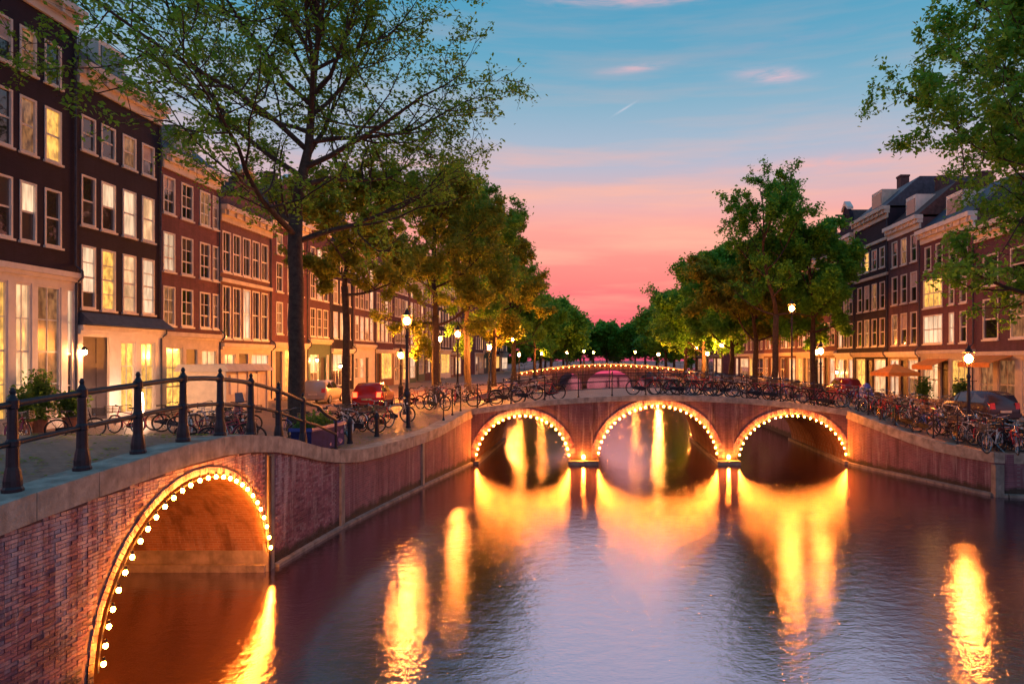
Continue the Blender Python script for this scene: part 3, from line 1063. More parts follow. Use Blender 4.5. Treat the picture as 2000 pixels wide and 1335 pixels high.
def house(label, side, y0, y1, H, wall, rows, gf, gf_h, gf_mat='white_paint', cornice='white_paint', roof='flat', frame='white_paint', seed=0, bands=(), far=False):
    """side -1: left quay (facing +x), +1: right quay (facing -x).  rows: (v0, v1, [(u0,u1,cols,rows,mode)]); gf: [(u0,u1,v0,v1,cols,rows,mode,kind)]"""
    rg = random.Random(seed * 7 + 3)
    W_ = y1 - y0
    if side < 0:
        h = thing('canal_house', label, 'house', (-22, y0, 2.0), R(90), 'canal houses along the left quay')
    else:
        h = thing('canal_house', label, 'house', (22, y1, 1.88), R(-90), 'canal houses along the right quay')
    e = .012
    holes = []
    for v0, v1, ws in rows:
        for w_ in ws:
            holes.append((w_[0], w_[1], v0, v1))
    mb = MB()
    holed(mb, e, W_ - e, gf_h, H, holes)
    D = 9.0
    mb.quad((W_ - e, 0, -.3), (W_ - e, D, -.3), (W_ - e, D, H), (W_ - e, 0, H))
    mb.quad((e, D, -.3), (e, 0, -.3), (e, 0, H), (e, D, H))
    mb.quad((e, 0, H), (W_ - e, 0, H), (W_ - e, D, H), (e, D, H))
    mb.quad((W_ - e, D, -.3), (e, D, -.3), (e, D, H), (W_ - e, D, H))
    mb.build('wall', wall, h)
    for v0, v1, ws in rows:
        for (a, b, c, r_, md) in ws:
            window(h, a, b, v0, v1, c, r_, md, frame, True, rg=rg)
    # ground floor front
    mb = MB()
    holed(mb, e, W_ - e, -.3, gf_h, [g_[:4] for g_ in gf], y=-.06, d=.2)
    mb.quad((e, -.06, -.3), (e, -.06, gf_h), (e, 0, gf_h), (e, 0, -.3))
    mb.quad((W_ - e, -.06, gf_h), (W_ - e, -.06, -.3), (W_ - e, 0, -.3), (W_ - e, 0, gf_h))
    fr = mb.build('shopfront', gf_mat, h)
    for (a, b, v0, v1, c, r_, md, kind) in gf:
        if kind == 'door':
            d = MB().box(a, b, .05, .11, v0, v1)
            for k in range(c):
                ua = a + (b - a) * k / c
                ub = a + (b - a) * (k + 1) / c
                for j in range(3):
                    va = v0 + (v1 - v0) * j / 3
                    d.box(ua + .1, ub - .1, .03, .052, va + .1, va + (v1 - v0) / 3 - .08)
            do = d.build('door', 'dark_paint', h)
            MB().ball((b - .1, .0, v0 + 1.05), .035, 6, 4).build('handle', 'chrome', do)
        else:
            window(h, a, b, v0, v1, c, r_, md, gf_mat if gf_mat in ('white_paint', 'cream_stone') else frame, False, 'shop_window', rg)
    for (a, b, v0, v1, c, r_, md, kind) in gf:
        if kind == 'door':
            MB().box(a - .25, b + .25, -.62, -.062, -.3, .14).box(a - .45, b + .45, -.95, -.622, -.3, -.0).build('stoop', 'stone', h)
    if not far:
        MB().tube([(W_ - .14, -.10, .1), (W_ - .14, -.10, gf_h - .3), (W_ - .14, -.36, gf_h - .05), (W_ - .14, -.36, gf_h + .2), (W_ - .14, -.07, gf_h + .45), (W_ - .14, -.07, H - .8)], .045, 6).build('down_pipe', 'slate', h)
    # cornices
    c = MB()
    c.box(-.02, W_ + .02, -.30, .03, gf_h - .10, gf_h + .12).box(.0, W_, -.18, .03, gf_h - .26, gf_h - .102)
    c.build('shop_cornice', gf_mat if gf_mat in ('white_paint', 'cream_stone') else cornice, h)
    for bz in bands:
        MB().box(.02, W_ - .02, -.14, .02, bz, bz + .22).build('band', cornice, h)
    c = MB()
    c.box(-.04, W_ + .04, -.48, .1, H - .12, H + .16).box(.0, W_, -.30, .1, H - .38, H - .122).box(0.02, W_ - .02, -.12, .1, H - .75, H - .382)
    c.build('cornice', cornice, h)
    nb = int(W_ / .8)
    if not far:
        for k in range(nb):
            u = .3 + (W_ - .6) * k / max(nb - 1, 1)
            MB().box(u - .07, u + .07, -.40, -.302, H - .42, H - .122).build('bracket', cornice, h)
    if roof == 'pitch':
        r_ = MB().hexa([(-.02, -.2, H + .165), (W_ + .02, -.2, H + .165), (W_ + .02, D, H + .165), (-.02, D, H + .165),
                        (.0, 2.4, H + 2.4), (W_, 2.4, H + 2.4), (W_, D - 2.4, H + 2.4), (0, D - 2.4, H + 2.4)])
        ro = r_.build('roof', 'slate' if seed % 2 else 'roof_tile', h)
        MB().box(W_ * .2, W_ * .2 + .8, 3.0, 3.7, H + 1.6, H + 3.6).box(W_ * .2 - .05, W_ * .2 + .85, 2.95, 3.75, H + 3.602, H + 3.75).build('chimney', 'roof_tile', ro)
        dm = MB().box(W_ * .35, W_ * .65, .5, 2.4, H + .3, H + 2.0).build('dormer', cornice, h)
        MB().box(W_ * .35 + .15, W_ * .65 - .15, .47, .498, H + .5, H + 1.75).build('dormer_pane', 'glass', dm)
    elif roof == 'gable':
        mid = W_ / 2
        g_ = MB().prism([(.05, H + .17), (W_ - .05, H + .17), (W_ - .05, H + .7), (W_ * .78, H + .9), (W_ * .70, H + 2.2), (W_ * .62, H + 2.5), (mid, H + 3.0), (W_ * .38, H + 2.5), (W_ * .30, H + 2.2), (W_ * .22, H + .9), (.05, H + .7)], 0.0, .35)
        go = g_.build('gable', wall, h)
        MB().prism([(W_ * .33, H + 2.5), (mid, H + 3.02), (W_ * .67, H + 2.5), (W_ * .67, H + 2.72), (mid, H + 3.35), (W_ * .33, H + 2.72)], -.12, .42).build('gable_cap', cornice, go)
        MB().box(mid - .07, mid + .07, -.9, .0, H + 2.0, H + 2.16).build('hoist_beam', 'dark_paint', go)
        ro = MB().hexa([(0, .35, H + .17), (W_, .35, H + .17), (W_, D, H + .17), (0, D, H + .17), (mid - .1, .36, H + 2.6), (mid + .1, .36, H + 2.6), (mid + .1, D, H + 2.6), (mid - .1, D, H + 2.6)]).build('roof', 'roof_tile', h)
    return h


def wall_brick(name, c, k=.72):
    return brick_mat(name, (0, 2), c, tuple(x * k for x in c), tuple(x * .6 + .01 for x in c), .8, stain=.35, bump=.35)


wall_brick('hb_black', (.032, .018, .036))
wall_brick('hb_black2', (.036, .021, .038))
wall_brick('hb_red', (.21, .08, .098))
wall_brick('hb_brown', (.21, .10, .105))
wall_brick('hb_purple', (.15, .065, .09))
wall_brick('hb_rust', (.33, .12, .08))

# house 1: tall black house, high white shopfront
ws = [(1.0, .8), (2.1, .8), (3.2, .8), (4.3, .78), (5.5, .85)]


def wl(cs, cols, rows, modes):
    return [(c - w_ / 2, c + w_ / 2, cols, rows, modes[k % len(modes)]) for k, (c, w_) in enumerate(cs)]


house('tall black-brick canal house with a high white shopfront beside the side canal', -1, 22, 28.75, 17.2, 'hb_black',
      [(7.3, 9.6, wl(ws, 1, 2, 'DDBCD')), (10.7, 12.85, wl(ws, 1, 2, 'DDDBY')), (13.8, 15.5, wl(ws, 1, 2, 'DDDBD'))],
      [(.4, 1.3, .5, 5.7, 2, 4, 'L', 'w'), (1.7, 2.5, .5, 5.7, 2, 4, 'L', 'w'), (2.85, 3.35, .5, 5.7, 1, 4, 'Y', 'w'), (3.65, 4.42, .45, 5.7, 2, 4, 'L', 'w'), (4.65, 5.85, .45, 5.7, 2, 4, 'M', 'w'), (6.15, 6.55, .3, 5.7, 1, 4, 'C', 'w')], 6.25, seed=1)
ws = [(.66, .84), (1.85, .90), (3.22, .92), (4.55, .92)]
house('black canal house with four bright tall windows above a dark sloping awning', -1, 28.75, 34.3, 15.2, 'hb_black2',
      [(4.95, 7.65, wl(ws, 1, 4, 'CYLC')), (8.5, 10.65, wl(ws, 1, 2, 'CCLL')), (11.7, 13.2, wl(ws, 1, 2, 'DDMD'))],
      [(.28, 1.85, .0, 3.75, 2, 1, 'D', 'door'), (2.55, 3.6, .25, 3.6, 2, 3, 'L', 'w'), (3.95, 5.0, .25, 3.6, 2, 3, 'L', 'w')], 4.1, seed=2, roof='pitch')
h2 = [o for o in bpy.data.objects if o.get('label', '').startswith('black canal house with four')][0]
MB().hexa([(-.02, -.75, 4.24), (5.57, -.75, 4.24), (5.57, .0, 4.24), (-.02, .0, 4.24), (.1, -.10, 4.78), (5.45, -.10, 4.78), (5.45, .0, 4.78), (.1, .0, 4.78)]).build('awning', 'slate', h2)
ws = [(.62, .98), (2.15, 1.05), (3.8, 1.0), (4.85, .62)]
house('red-brick canal house with three rows of white sash windows', -1, 34.3, 39.6, 13.2, 'hb_red',
      [(4.5, 6.5, wl(ws, 2, 3, 'BDDB')), (7.25, 9.25, wl(ws, 2, 3, 'CDDB')), (10.2, 12.1, wl(ws, 2, 3, 'DDBD'))],
      [(.3, 1.7, .3, 3.4, 2, 3, 'Y', 'w'), (2.0, 3.0, .0, 3.3, 1, 1, 'D', 'door'), (3.4, 4.9, .4, 3.3, 2, 3, 'L', 'w')], 4.05, 'cream_stone', seed=3, roof='pitch')
ws = [(.7, .9), (1.85, .9), (3.0, .9), (4.15, .9), (5.3, .9)]
house('brown canal house with tall bands of narrow mullioned windows behind the cream kiosk', -1, 39.6, 45.8, 11.6, 'hb_brown',
      [(4.0, 7.1, wl(ws, 2, 2, 'BBCBB')), (7.9, 10.3, wl(ws, 2, 2, 'DDBDD'))],
      [(.3, 1.6, .3, 3.1, 2, 2, 'L', 'w'), (2.0, 3.1, .0, 3.1, 1, 1, 'D', 'door'), (3.5, 5.8, .3, 3.1, 3, 2, 'L', 'w')], 3.6, 'cream_stone', 'cream_stone', seed=4, roof='gable', bands=(7.3,))
gen_l = [(45.8, 51.5, 12.6, 'hb_red', 'red-brick gabled canal house left of the thick tree trunk', 'gable'),
         (51.5, 55.9, 13.4, 'hb_purple', 'narrow purple-brown canal house with a lit lamp by its door', 'pitch'),
         (55.9, 61.0, 12.2, 'hb_black', 'dark canal house with pale shopfront behind the slender second trunk', 'gable'),
         (61.0, 67.0, 13.0, 'hb_brown', 'brown canal house just past the dark house with the pale shopfront', 'pitch'),
         (67.0, 73.0, 12.0, 'hb_red', 'red canal house glowing behind the crown lantern on the left quay', 'gable'),
         (73.0, 79.0, 13.5, 'hb_purple', 'purple-brick canal house partly hidden by the leafy left trees', 'pitch'),
         (79.0, 86.0, 12.2, 'hb_rust', 'rust-brick canal house far along the left quay', 'gable'),
         (86.0, 93.0, 13.0, 'hb_brown', 'distant brown canal house near the far bridge on the left', 'pitch'),
         (93.0, 101.0, 12.5, 'hb_black2', 'most distant dark canal house on the left quay before the far bridge', 'pitch')]
gen_l += [(101.0, 109.0, 12.8, 'hb_red', 'red canal house beside the left end of the far bridge', 'pitch'),
          (121.0, 130.0, 13.0, 'hb_brown', 'brown house past the far bridge on the left bank', 'pitch'),
          (130.0, 140.0, 12.4, 'hb_red', 'red house second past the far bridge on the left bank', 'gable'),
          (140.0, 151.0, 13.4, 'hb_purple', 'purple house third past the far bridge on the left bank', 'pitch'),
          (151.0, 164.0, 12.8, 'hb_brown', 'hazy brown house at the far end of the left bank', 'pitch')]
for k, (a, b, H_, wm, lab, rf) in enumerate(gen_l):
    W_ = b - a
    n = 3 if W_ < 5.8 else 4
    r2 = random.Random(k + 50)
    md = ''.join(r2.choice('DDBDCM') for _ in range(n))
    md2 = ''.join(r2.choice('DDBLCM') for _ in range(n))
    gh = (3.8, 4.2, 3.5, 4.0, 3.6)[k % 5]
    gfs = ([(.4, 2.0, .4, 3.1, 2, 2, 'M', 'w'), (2.3, 3.3, 0, 2.9, 1, 1, 'D', 'door'), (3.5, W_ - .4, .4, 3.1, 2, 2, 'L', 'w')],
           [(.5, 1.5, 0, 3.3, 1, 1, 'D', 'door'), (1.9, W_ - .5, .7, 3.5, 3, 1, 'Y', 'w')],
           [(.4, 1.4, 1.0, 2.9, 1, 2, 'B', 'w'), (1.8, 2.8, 1.0, 2.9, 1, 2, 'L', 'w'), (3.2, 4.1, 0, 2.9, 1, 1, 'D', 'door')],
           [(.4, 2.6, .5, 3.2, 3, 2, 'C', 'w'), (3.0, 3.9, 0, 3.0, 1, 1, 'D', 'door'), (4.2, W_ - .4, .9, 3.2, 1, 2, 'B', 'w')])[(k * 3 + 1) % 4]
    gmat = ('cream_stone', 'green_paint', wm, 'white_paint', 'brown_paint')[k % 5]
    vr = [(4.5, 6.7, even(W_, n, .95, 2, 3 if k < 4 else 2, md2)), (7.4, 9.4, even(W_, n, .95, 2, 2, md)), (10.0, 11.4, even(W_, n, .9, 1, 2, md[::-1]))]
    house(lab, -1, a, b, H_, wm, vr, gfs, gh, gmat, ('white_paint', 'cream_stone')[k % 2], rf, seed=20 + k, far=k > 3)

# right row
W_ = 7.9
house('dark brick canal house with big white-framed windows beside the right quay tree', 1, 32.0, 39.9, 10.4, 'hb_purple',
      [(4.0, 6.3, [(.8, 2.3, 1, 2, 'B'), (3.4, 4.8, 1, 2, 'B'), (1.15 + 4.5, 6.2 + .9, 1, 2, 'M')]), (7.0, 8.8, [(.8, 2.3, 1, 2, 'D'), (3.4, 4.8, 1, 2, 'B'), (5.65, 7.1, 1, 2, 'D')])],
      [(.5, 1.9, .0, 2.9, 2, 2, 'B', 'w'), (2.3, 3.9, .1, 2.9, 2, 2, 'M', 'w'), (4.5, 5.9, .3, 2.9, 1, 2, 'M', 'w'), (6.2, 7.5, .0, 2.8, 1, 1, 'D', 'door')], 3.2, 'cream_stone', seed=40)
house('red-brown canal house with a wide bank of glowing upper windows', 1, 39.9, 46.6, 11.4, 'hb_red',
      [(3.9, 5.8, [(.3, 2.9, 4, 2, 'L'), (3.7, 4.35, 1, 2, 'C'), (5.0, 5.8, 1, 2, 'D')]), (6.3, 8.2, [(.3, 2.9, 4, 2, 'Y'), (3.7, 4.35, 1, 2, 'D'), (5.0, 5.8, 1, 2, 'D')]), (8.8, 10.4, [(.5, 1.4, 1, 2, 'D'), (2.0, 2.9, 1, 2, 'D'), (3.7, 4.6, 1, 2, 'D'), (5.0, 5.9, 1, 2, 'D')])],
      [(.3, 2.4, .2, 2.9, 3, 2, 'L', 'w'), (2.7, 3.7, .0, 2.8, 1, 1, 'D', 'door'), (4.0, 6.2, .2, 2.9, 3, 2, 'Y', 'w')], 3.35, 'cream_stone', seed=41, roof='pitch')
house('brown canal house with three narrow dark windows on each floor behind the orange parasol', 1, 46.6, 51.9, 12.6, 'hb_brown',
      [(3.9, 6.2, even(5.3, 3, 1.0, 1, 2, 'BDB')), (6.9, 9.0, even(5.3, 3, 1.0, 1, 2, 'DDD')), (9.7, 11.6, even(5.3, 3, .95, 1, 2, 'DBD'))],
      [(.4, 1.9, .2, 2.9, 2, 2, 'L', 'w'), (2.2, 3.2, 0, 2.8, 1, 1, 'D', 'door'), (3.4, 4.9, .2, 2.9, 2, 2, 'M', 'w')], 3.3, 'brown_paint', seed=42, roof='pitch')
house('black canal house banded with cream cornices and crowned by a dormer', 1, 51.9, 58.7, 14.4, 'hb_black2',
      [(3.9, 6.1, even(6.8, 4, 1.0, 1, 2, 'DBDD')), (6.8, 8.9, even(6.8, 4, 1.0, 1, 2, 'DDBD')), (10.0, 11.6, even(6.8, 4, 1.0, 1, 2, 'DLDD'))],
      [(.4, 2.4, .2, 2.9, 2, 2, 'Y', 'w'), (2.8, 3.8, 0, 2.8, 1, 1, 'D', 'door'), (4.2, 6.4, .2, 2.9, 2, 2, 'L', 'w')], 3.3, 'hb_black2', 'cream_stone', seed=43, roof='pitch', bands=(9.3, 12.0))
house('narrow black canal house with paired white windows at the end of the right row', 1, 58.7, 63.2, 13.6, 'hb_black',
      [(3.9, 6.0, even(4.5, 3, .9, 1, 2, 'LBD')), (6.8, 8.9, even(4.5, 3, .9, 1, 2, 'DMD')), (9.6, 11.4, even(4.5, 3, .9, 1, 2, 'DLM'))],
      [(.4, 1.8, .2, 2.9, 2, 2, 'L', 'w'), (2.0, 2.9, 0, 2.8, 1, 1, 'D', 'door'), (3.1, 4.1, .2, 2.9, 1, 2, 'L', 'w')], 3.3, 'white_paint', seed=44, roof='gable')
gen_r = [(63.2, 69, 12.5, 'hb_red', 'red canal house half hidden by the bushy right trees', 'gable'), (69, 76, 13, 'hb_purple', 'purple-brick canal house behind the bushy right trees', 'pitch'),
         (76, 83, 12, 'hb_brown', 'brown canal house deep behind the bushy right trees', 'gable'), (83, 91, 13, 'hb_rust', 'rust-brick canal house near the far bridge on the right', 'pitch')]
gen_r += [(91, 100, 12.6, 'hb_red', 'red canal house two before the far bridge on the right', 'pitch'), (100, 110, 13, 'hb_brown', 'brown canal house beside the right end of the far bridge', 'pitch'),
          (121, 131, 12.6, 'hb_purple', 'purple house past the far bridge on the right bank', 'pitch'), (131, 142, 13.2, 'hb_red', 'red house second past the far bridge on the right bank', 'gable'), (142, 156, 12.6, 'hb_brown', 'brown house at the far end of the right bank', 'pitch')]
for k, (a, b, H_, wm, lab, rf) in enumerate(gen_r):
    W_ = b - a
    vr = [(4.2, 6.4, even(W_, 4, .95, 1, 2, 'DLBD')), (7.2, 9.2, even(W_, 4, .95, 1, 2, 'DDDB')), (9.9, 11.3, even(W_, 4, .9, 1, 2, 'DDDD'))]
    house(lab, 1, a, b, H_, wm, vr, [(.4, 2.2, .3, 3.0, 2, 2, 'MYC'[k % 3], 'w'), (2.6, 3.6, 0, 3.0, 1, 1, 'D', 'door'), (4.0, W_ - .4, .3, 3.0, 2, 2, 'LBM'[k % 3], 'w')], 3.5, ('brown_paint', 'cream_stone', wm)[k % 3], 'cream_stone', rf, seed=60 + k, far=True)

# ------------------------------------------------------------------ trees


def leaf_mesh(name, P, size, m, rs, flat=.5):
    N = len(P)
    nrm = rs.normal(size=(N, 3))
    nrm[:, 2] = np.abs(nrm[:, 2]) * 1.0 + flat
    nrm /= np.linalg.norm(nrm, axis=1)[:, None]
    a = rs.normal(size=(N, 3))
    u = np.cross(nrm, a)
    u /= np.linalg.norm(u, axis=1)[:, None] + 1e-9
    v = np.cross(nrm, u)
    s = size * rs.uniform(.6, 1.35, N)[:, None]
    V = np.empty((N, 4, 3))
    V[:, 0] = P + u * s
    V[:, 1] = P + v * s * .55 + nrm * s * .12
    V[:, 2] = P - u * s * .9
    V[:, 3] = P - v * s * .55 + nrm * s * .12
    me = bpy.data.meshes.new(name)
    me.vertices.add(N * 4)
    me.vertices.foreach_set('co', V.reshape(-1).astype(np.float32))
    me.loops.add(N * 4)
    me.loops.foreach_set('vertex_index', np.arange(N * 4, dtype=np.int32))
    me.polygons.add(N)
    me.polygons.foreach_set('loop_start', np.arange(0, N * 4, 4, dtype=np.int32))
    me.polygons.foreach_set('loop_total', np.full(N, 4, dtype=np.int32))
    at = me.attributes.new('tint', 'FLOAT', 'FACE')
    at.data.foreach_set('value', np.clip(rs.normal(.42, .26, N), 0, 1).astype(np.float32))
    me.materials.append(MATS[m])
    me.update()
    me.validate()
    return me


def tree(label, loc, H, fork, low, rad, seed, tr=.32, leaves=26000, lsize=.105, m='leaf', limbs=9, cx=0.0, cy_=0.0, spread=1.0, group='trees along the canal', wood_lv=3, clump=.42, up=.25, name='canal_tree'):
    rg = random.Random(seed)
    rs = np.random.RandomState(seed)
    t = thing(name, label, 'tree', loc, 0, group)
    hc = (H + low) / 2
    rz = (H - low) / 2
    wood = MB()
    tips = []

    def inside(p, k=1.0):
        return ((p.x - cx) / (rad * k)) ** 2 + ((p.y - cy_) / (rad * k)) ** 2 + ((p.z - hc) / (rz * k)) ** 2 < 1

    def path(p, d, L, n, bend, upk):
        pts = [p.copy()]
        d = d.normalized()
        for k in range(n):
            d = (d + Vector((rg.gauss(0, bend), rg.gauss(0, bend), rg.gauss(0, bend) + upk))).normalized()
            p = p + d * (L / n)
            pts.append(p.copy())
        return pts, d

    tp = [Vector((0, 0, -.15))]
    q = Vector((0, 0, 0))
    nseg = 6
    for k in range(nseg):
        q = q + Vector((rg.gauss(0, .04), rg.gauss(0, .04), fork / nseg))
        tp.append(q.copy())
    wood.tube([tp[0], Vector((0, 0, .25))] + tp[1:], [tr * 1.55, tr * 1.15] + [tr * (1 - .22 * k / nseg) for k in range(nseg)], 10)
    # leader
    lead, _ = path(tp[-1], Vector((cx * .05, cy_ * .05, 1)), (H - fork) * .86, 8, .10, .1)
    wood.tube(lead, [tr * .72 * (1 - .9 * k / 8) for k in range(9)], 7)
    starts = []
    for k in range(limbs):
        f = k / max(limbs - 1, 1)
        i = f * 6.2
        p = lead[int(i)].lerp(lead[int(i) + 1], i - int(i)) if f > .12 else tp[-1] + Vector((0, 0, -.35 * rg.random() * (fork - low > 1) * min(3, fork - low)))
        az = k * 2.399 + rg.uniform(-.4, .4)
        el = R(12 + 55 * f + rg.uniform(-8, 14))
        d = Vector((math.cos(az) * math.cos(el), math.sin(az) * math.cos(el), math.sin(el)))
        # length to the crown's edge
        L = .5
        tgt = p + d * L
        while inside(tgt, .95) and L < 14:
            L += .4
            tgt = p + d * L
        if not inside(p, 1.0):
            L = max(L, rad * .95)
        starts.append((p, d, max(L, 1.8) * rg.uniform(.76, .93), tr * (.42 - .2 * f)))
    for p, d, L, r0 in starts:
        pts, dd = path(p, d, L, 7, .13, .04)
        wood.tube(pts, [r0 * (1 - .85 * k / 7) for k in range(8)], 6, cap=False)
        nb = max(4, int(L * 1.5))
        for b in range(nb):
            f = .22 + .78 * (b + rg.random() * .6) / nb
            i = min(int(f * 7), 6)
            bp_ = pts[i].lerp(pts[i + 1], f * 7 - i if f * 7 - i <= 1 else 1)
            dirl = (pts[i + 1] - pts[i]).normalized()
            side = Vector((rg.gauss(0, 1), rg.gauss(0, 1), rg.gauss(.1, .7)))
            bd = (dirl * .65 + side.normalized() * .95).normalized()
            bL = L * (.26 + .30 * (1 - f) + .12 * rg.random()) * spread
            p2, _ = path(bp_, bd, bL, 5, .16, up * .25)
            r1 = max(r0 * (1 - .8 * f) * .55, .02)
            if not inside(p2[-1], 1.08):
                continue
            if wood_lv >= 2:
                wood.tube(p2, [r1 * (1 - .75 * k / 5) for k in range(6)], 4, cap=False)
            nt = max(3, int(bL * 2.6))
            for c in range(nt):
                f2 = .2 + .8 * (c + rg.random()) / nt
                i2 = min(int(f2 * 5), 4)
                tp_ = p2[i2].lerp(p2[i2 + 1], min(f2 * 5 - i2, 1))
                d2 = ((p2[i2 + 1] - p2[i2]).normalized() * .6 + Vector((rg.gauss(0, .8), rg.gauss(0, .8), rg.gauss(.0, .6)))).normalized()
                tL = rg.uniform(.45, 1.15) * (.7 + rad / 14)
                p3, _ = path(tp_, d2, tL, 3, .2, 0)
                if not inside(p3[-1], 1.18):
                    continue
                if wood_lv >= 3:
                    wood.tube(p3, [.016, .012, .009, .005], 3, cap=False)
                if inside(p3[-1], 1.18):
                    tips.append(p3)
    wood.build('trunk', 'bark', t, True)
    A = np.array([[list(x) for x in p3] for p3 in tips])      # tips x 4 x 3
    n = len(A)
    per = leaves / n
    wts = rs.gamma(2.0, .5, n)                             # bare twigs next to full ones
    idx = rs.choice(n, leaves, p=wts / wts.sum())
    f = rs.uniform(.15, 1.08, leaves) * 2.98
    i = np.minimum(f.astype(int), 2)
    u = (f - i)[:, None]
    P = A[idx, i] * (1 - u) + A[idx, i + 1] * u + rs.normal(0, clump * .42, (leaves, 3))
    crown = link('crown', leaf_mesh('crown', P, lsize, m, rs), t)
    return t


tree('tall airy canal tree with thick dark trunk and open crown beside the side canal bridge', (-11.8, 26.7, 2.0), 22.0, 8.4, 5.0, 10.2, 11, .31, 52000, .092, limbs=24, cx=-.7, spread=1.05, clump=.30, up=.5)
tree('slender canal tree with a thin trunk behind the parked red car', (-13.3, 36, 2.0), 13.5, 6.6, 4.8, 4.8, 12, .20, 38000, .11, 'leaf_russet_lamplit', limbs=9, clump=.34)
tree('leafy canal tree lit orange from below by the crown lantern', (-11.0, 46, 2.0), 16.8, 5.6, 3.6, 6.0, 13, .26, 50000, .12, 'leaf_russet_lamplit', limbs=12, clump=.45)
tree('full green canal tree rising beyond the left end of the three-arch bridge', (-11.0, 57, 2.0), 19.5, 5.5, 3.4, 5.9, 14, .28, 54000, .13, 'leaf', limbs=13, clump=.45)
tree('green canal tree between the leafy tree and the far bridge on the left', (-10.8, 70, 2.0), 18.0, 5.0, 3.2, 5.8, 15, .26, 56000, .17, 'leaf_russet_lamplit', limbs=12, wood_lv=2, clump=.5)
tree('darker canal tree further up the left bank', (-10.5, 85, 2.0), 15.5, 5, 3.6, 5.8, 16, .26, 34000, .16, 'leaf', limbs=11, wood_lv=2, clump=.55)
tree('small distant tree by the left end of the far bridge', (-9.5, 101, 2.0), 12.0, 4.5, 3.4, 5.2, 17, .24, 24000, .18, 'leaf_dark', limbs=10, wood_lv=2, clump=.6)
# right bank
tree('big spreading tree leaning over the right quay in front of the canal houses', (16.9, 23.4, 1.7), 19.5, 5.0, 3.9, 7.9, 25, .34, 88000, .10, 'leaf_dark', limbs=24, cx=-.3, clump=.32, up=.4)
tree('tall open-topped tree standing above the bushy trees on the right bank', (12.5, 49, 1.95), 16.9, 6.0, 7.0, 4.6, 22, .24, 20000, .12, 'leaf_dark', limbs=12, clump=.36, up=.5)
tree('bright green rounded tree next to the dark gabled houses on the right bank', (15.9, 51, 1.95), 13.0, 4.8, 4.2, 4.9, 23, .24, 66000, .14, 'leaf_dark', limbs=12, clump=.5)
tree('bushy green tree on the right bank glowing above the street lamps', (13.0, 57, 1.95), 12.8, 4.6, 3.4, 6.6, 24, .25, 76000, .15, 'leaf_russet_lamplit', limbs=12, clump=.5)
tree('dense dark green tree in the middle of the right bank row', (13.0, 67, 1.95), 13.6, 4.0, 2.6, 7.6, 25, .26, 76000, .18, 'leaf_dark', limbs=13, wood_lv=2, clump=.6)
tree('dense tree bulging out over the canal towards the far bridge', (12.2, 80, 1.95), 12.6, 4.0, 2.4, 7.6, 26, .26, 52000, .21, 'leaf_dark', limbs=12, wood_lv=2, clump=.65)
tree('last tree of the right bank row before the far bridge', (12.0, 95, 1.95), 12.2, 4.2, 2.6, 6.8, 27, .26, 40000, .24, 'leaf', limbs=11, wood_lv=2, clump=.65)
for k, (x, y, H_, rd) in enumerate(((-9, 128, 13.5, 8), (-13, 150, 16.5, 10), (2, 178, 11.5, 10), (13, 132, 12.5, 8), (17, 155, 15, 10), (-9, 172, 12.5, 9), (12, 176, 12.5, 9))):
    tree(('far tree left of the canal behind the far bridge', 'tall far tree at the back of the left bank', 'far tree closing the canal view above the far bridge', 'far tree right of the canal behind the far bridge',
          'tall far tree at the back of the right bank', 'dark far tree just left of the canal vista', 'dark far tree just right of the canal vista')[k], (x, y, 1.95), H_, 4, 2.6, rd, 70 + k,   .3, 22000, .42, 'leaf_dark', limbs=12, wood_lv=1, clump=1.1, group='far trees beyond the far bridge')

for k in range(6):
    tree(('wide far tree at the left end of the closing row', 'far tree beside the wide one in the closing row', 'far tree standing left of the canal axis in the closing row', 'far tree on the canal axis in the closing row', 'far tree right of the canal axis in the closing row', 'far tree at the right end of the closing row')[k], (-26 + 10.5 * k, 190 + (k % 2) * 6, 1.95), 10.5 + (k * 7 % 3), 3, 1.2, 7.5, 90 + k, .3, 14000, .5, 'leaf_dark', limbs=10, wood_lv=1, clump=1.2, group='far trees beyond the far bridge')

# ------------------------------------------------------------------ street lamps


def lamp_meshes(h):
    d = {}
    d['base'] = MB().lathe([(.20, 0), (.20, .12), (.165, .2), (.15, .75), (.175, .8), (.175, .9), (.11, 1.02), (.085, 1.15)], 12).mesh('base', 'iron')
    top = h - .55
    d['post'] = MB().lathe([(.075, 1.1), (.068, 1.3), (.058, top - .4), (.085, top - .36), (.085, top - .30), (.045, top - .22), (.04, top), (.10, top + .02), (.10, top + .05)], 10).mesh('post', 'iron')
    b = MB()
    b.tube([(-.42, 0, top - .5), (.42, 0, top - .5)], .016, 6)
    b.ball((-.42, 0, top - .5), .03, 6, 4).ball((.42, 0, top - .5), .03, 6, 4)
    d['ladder_bar'] = b.mesh('ladder_bar', 'iron')
    f = MB()
    for k in range(6):
        a = PI / 3 * k
        f.tube([(.13 * math.cos(a), .13 * math.sin(a), top + .04), (.24 * math.cos(a), .24 * math.sin(a), h + .05)], .009, 4)
    d['lantern_frame'] = f.mesh('lantern_frame', 'iron')
    c = MB().lathe([(.16, h + .06), (.15, h + .10), (.11, h + .19), (.08, h + .21), (.08, h + .26), (.035, h + .31), (.012, h + .40)], 10)
    for k in range(6):
        a = PI / 3 * k
        c.tube([(.24 * math.cos(a), .24 * math.sin(a), h + .05), (.12 * math.cos(a), .12 * math.sin(a), h + .10)], .010, 4)
    d['lantern_roof'] = c.mesh('lantern_roof', 'iron')
    d['bulb'] = MB().ball((0, 0, h - .18), .15, 10, 7, 1.15).mesh('bulb', 'lamp_glow', True)
    return d


LM = {}


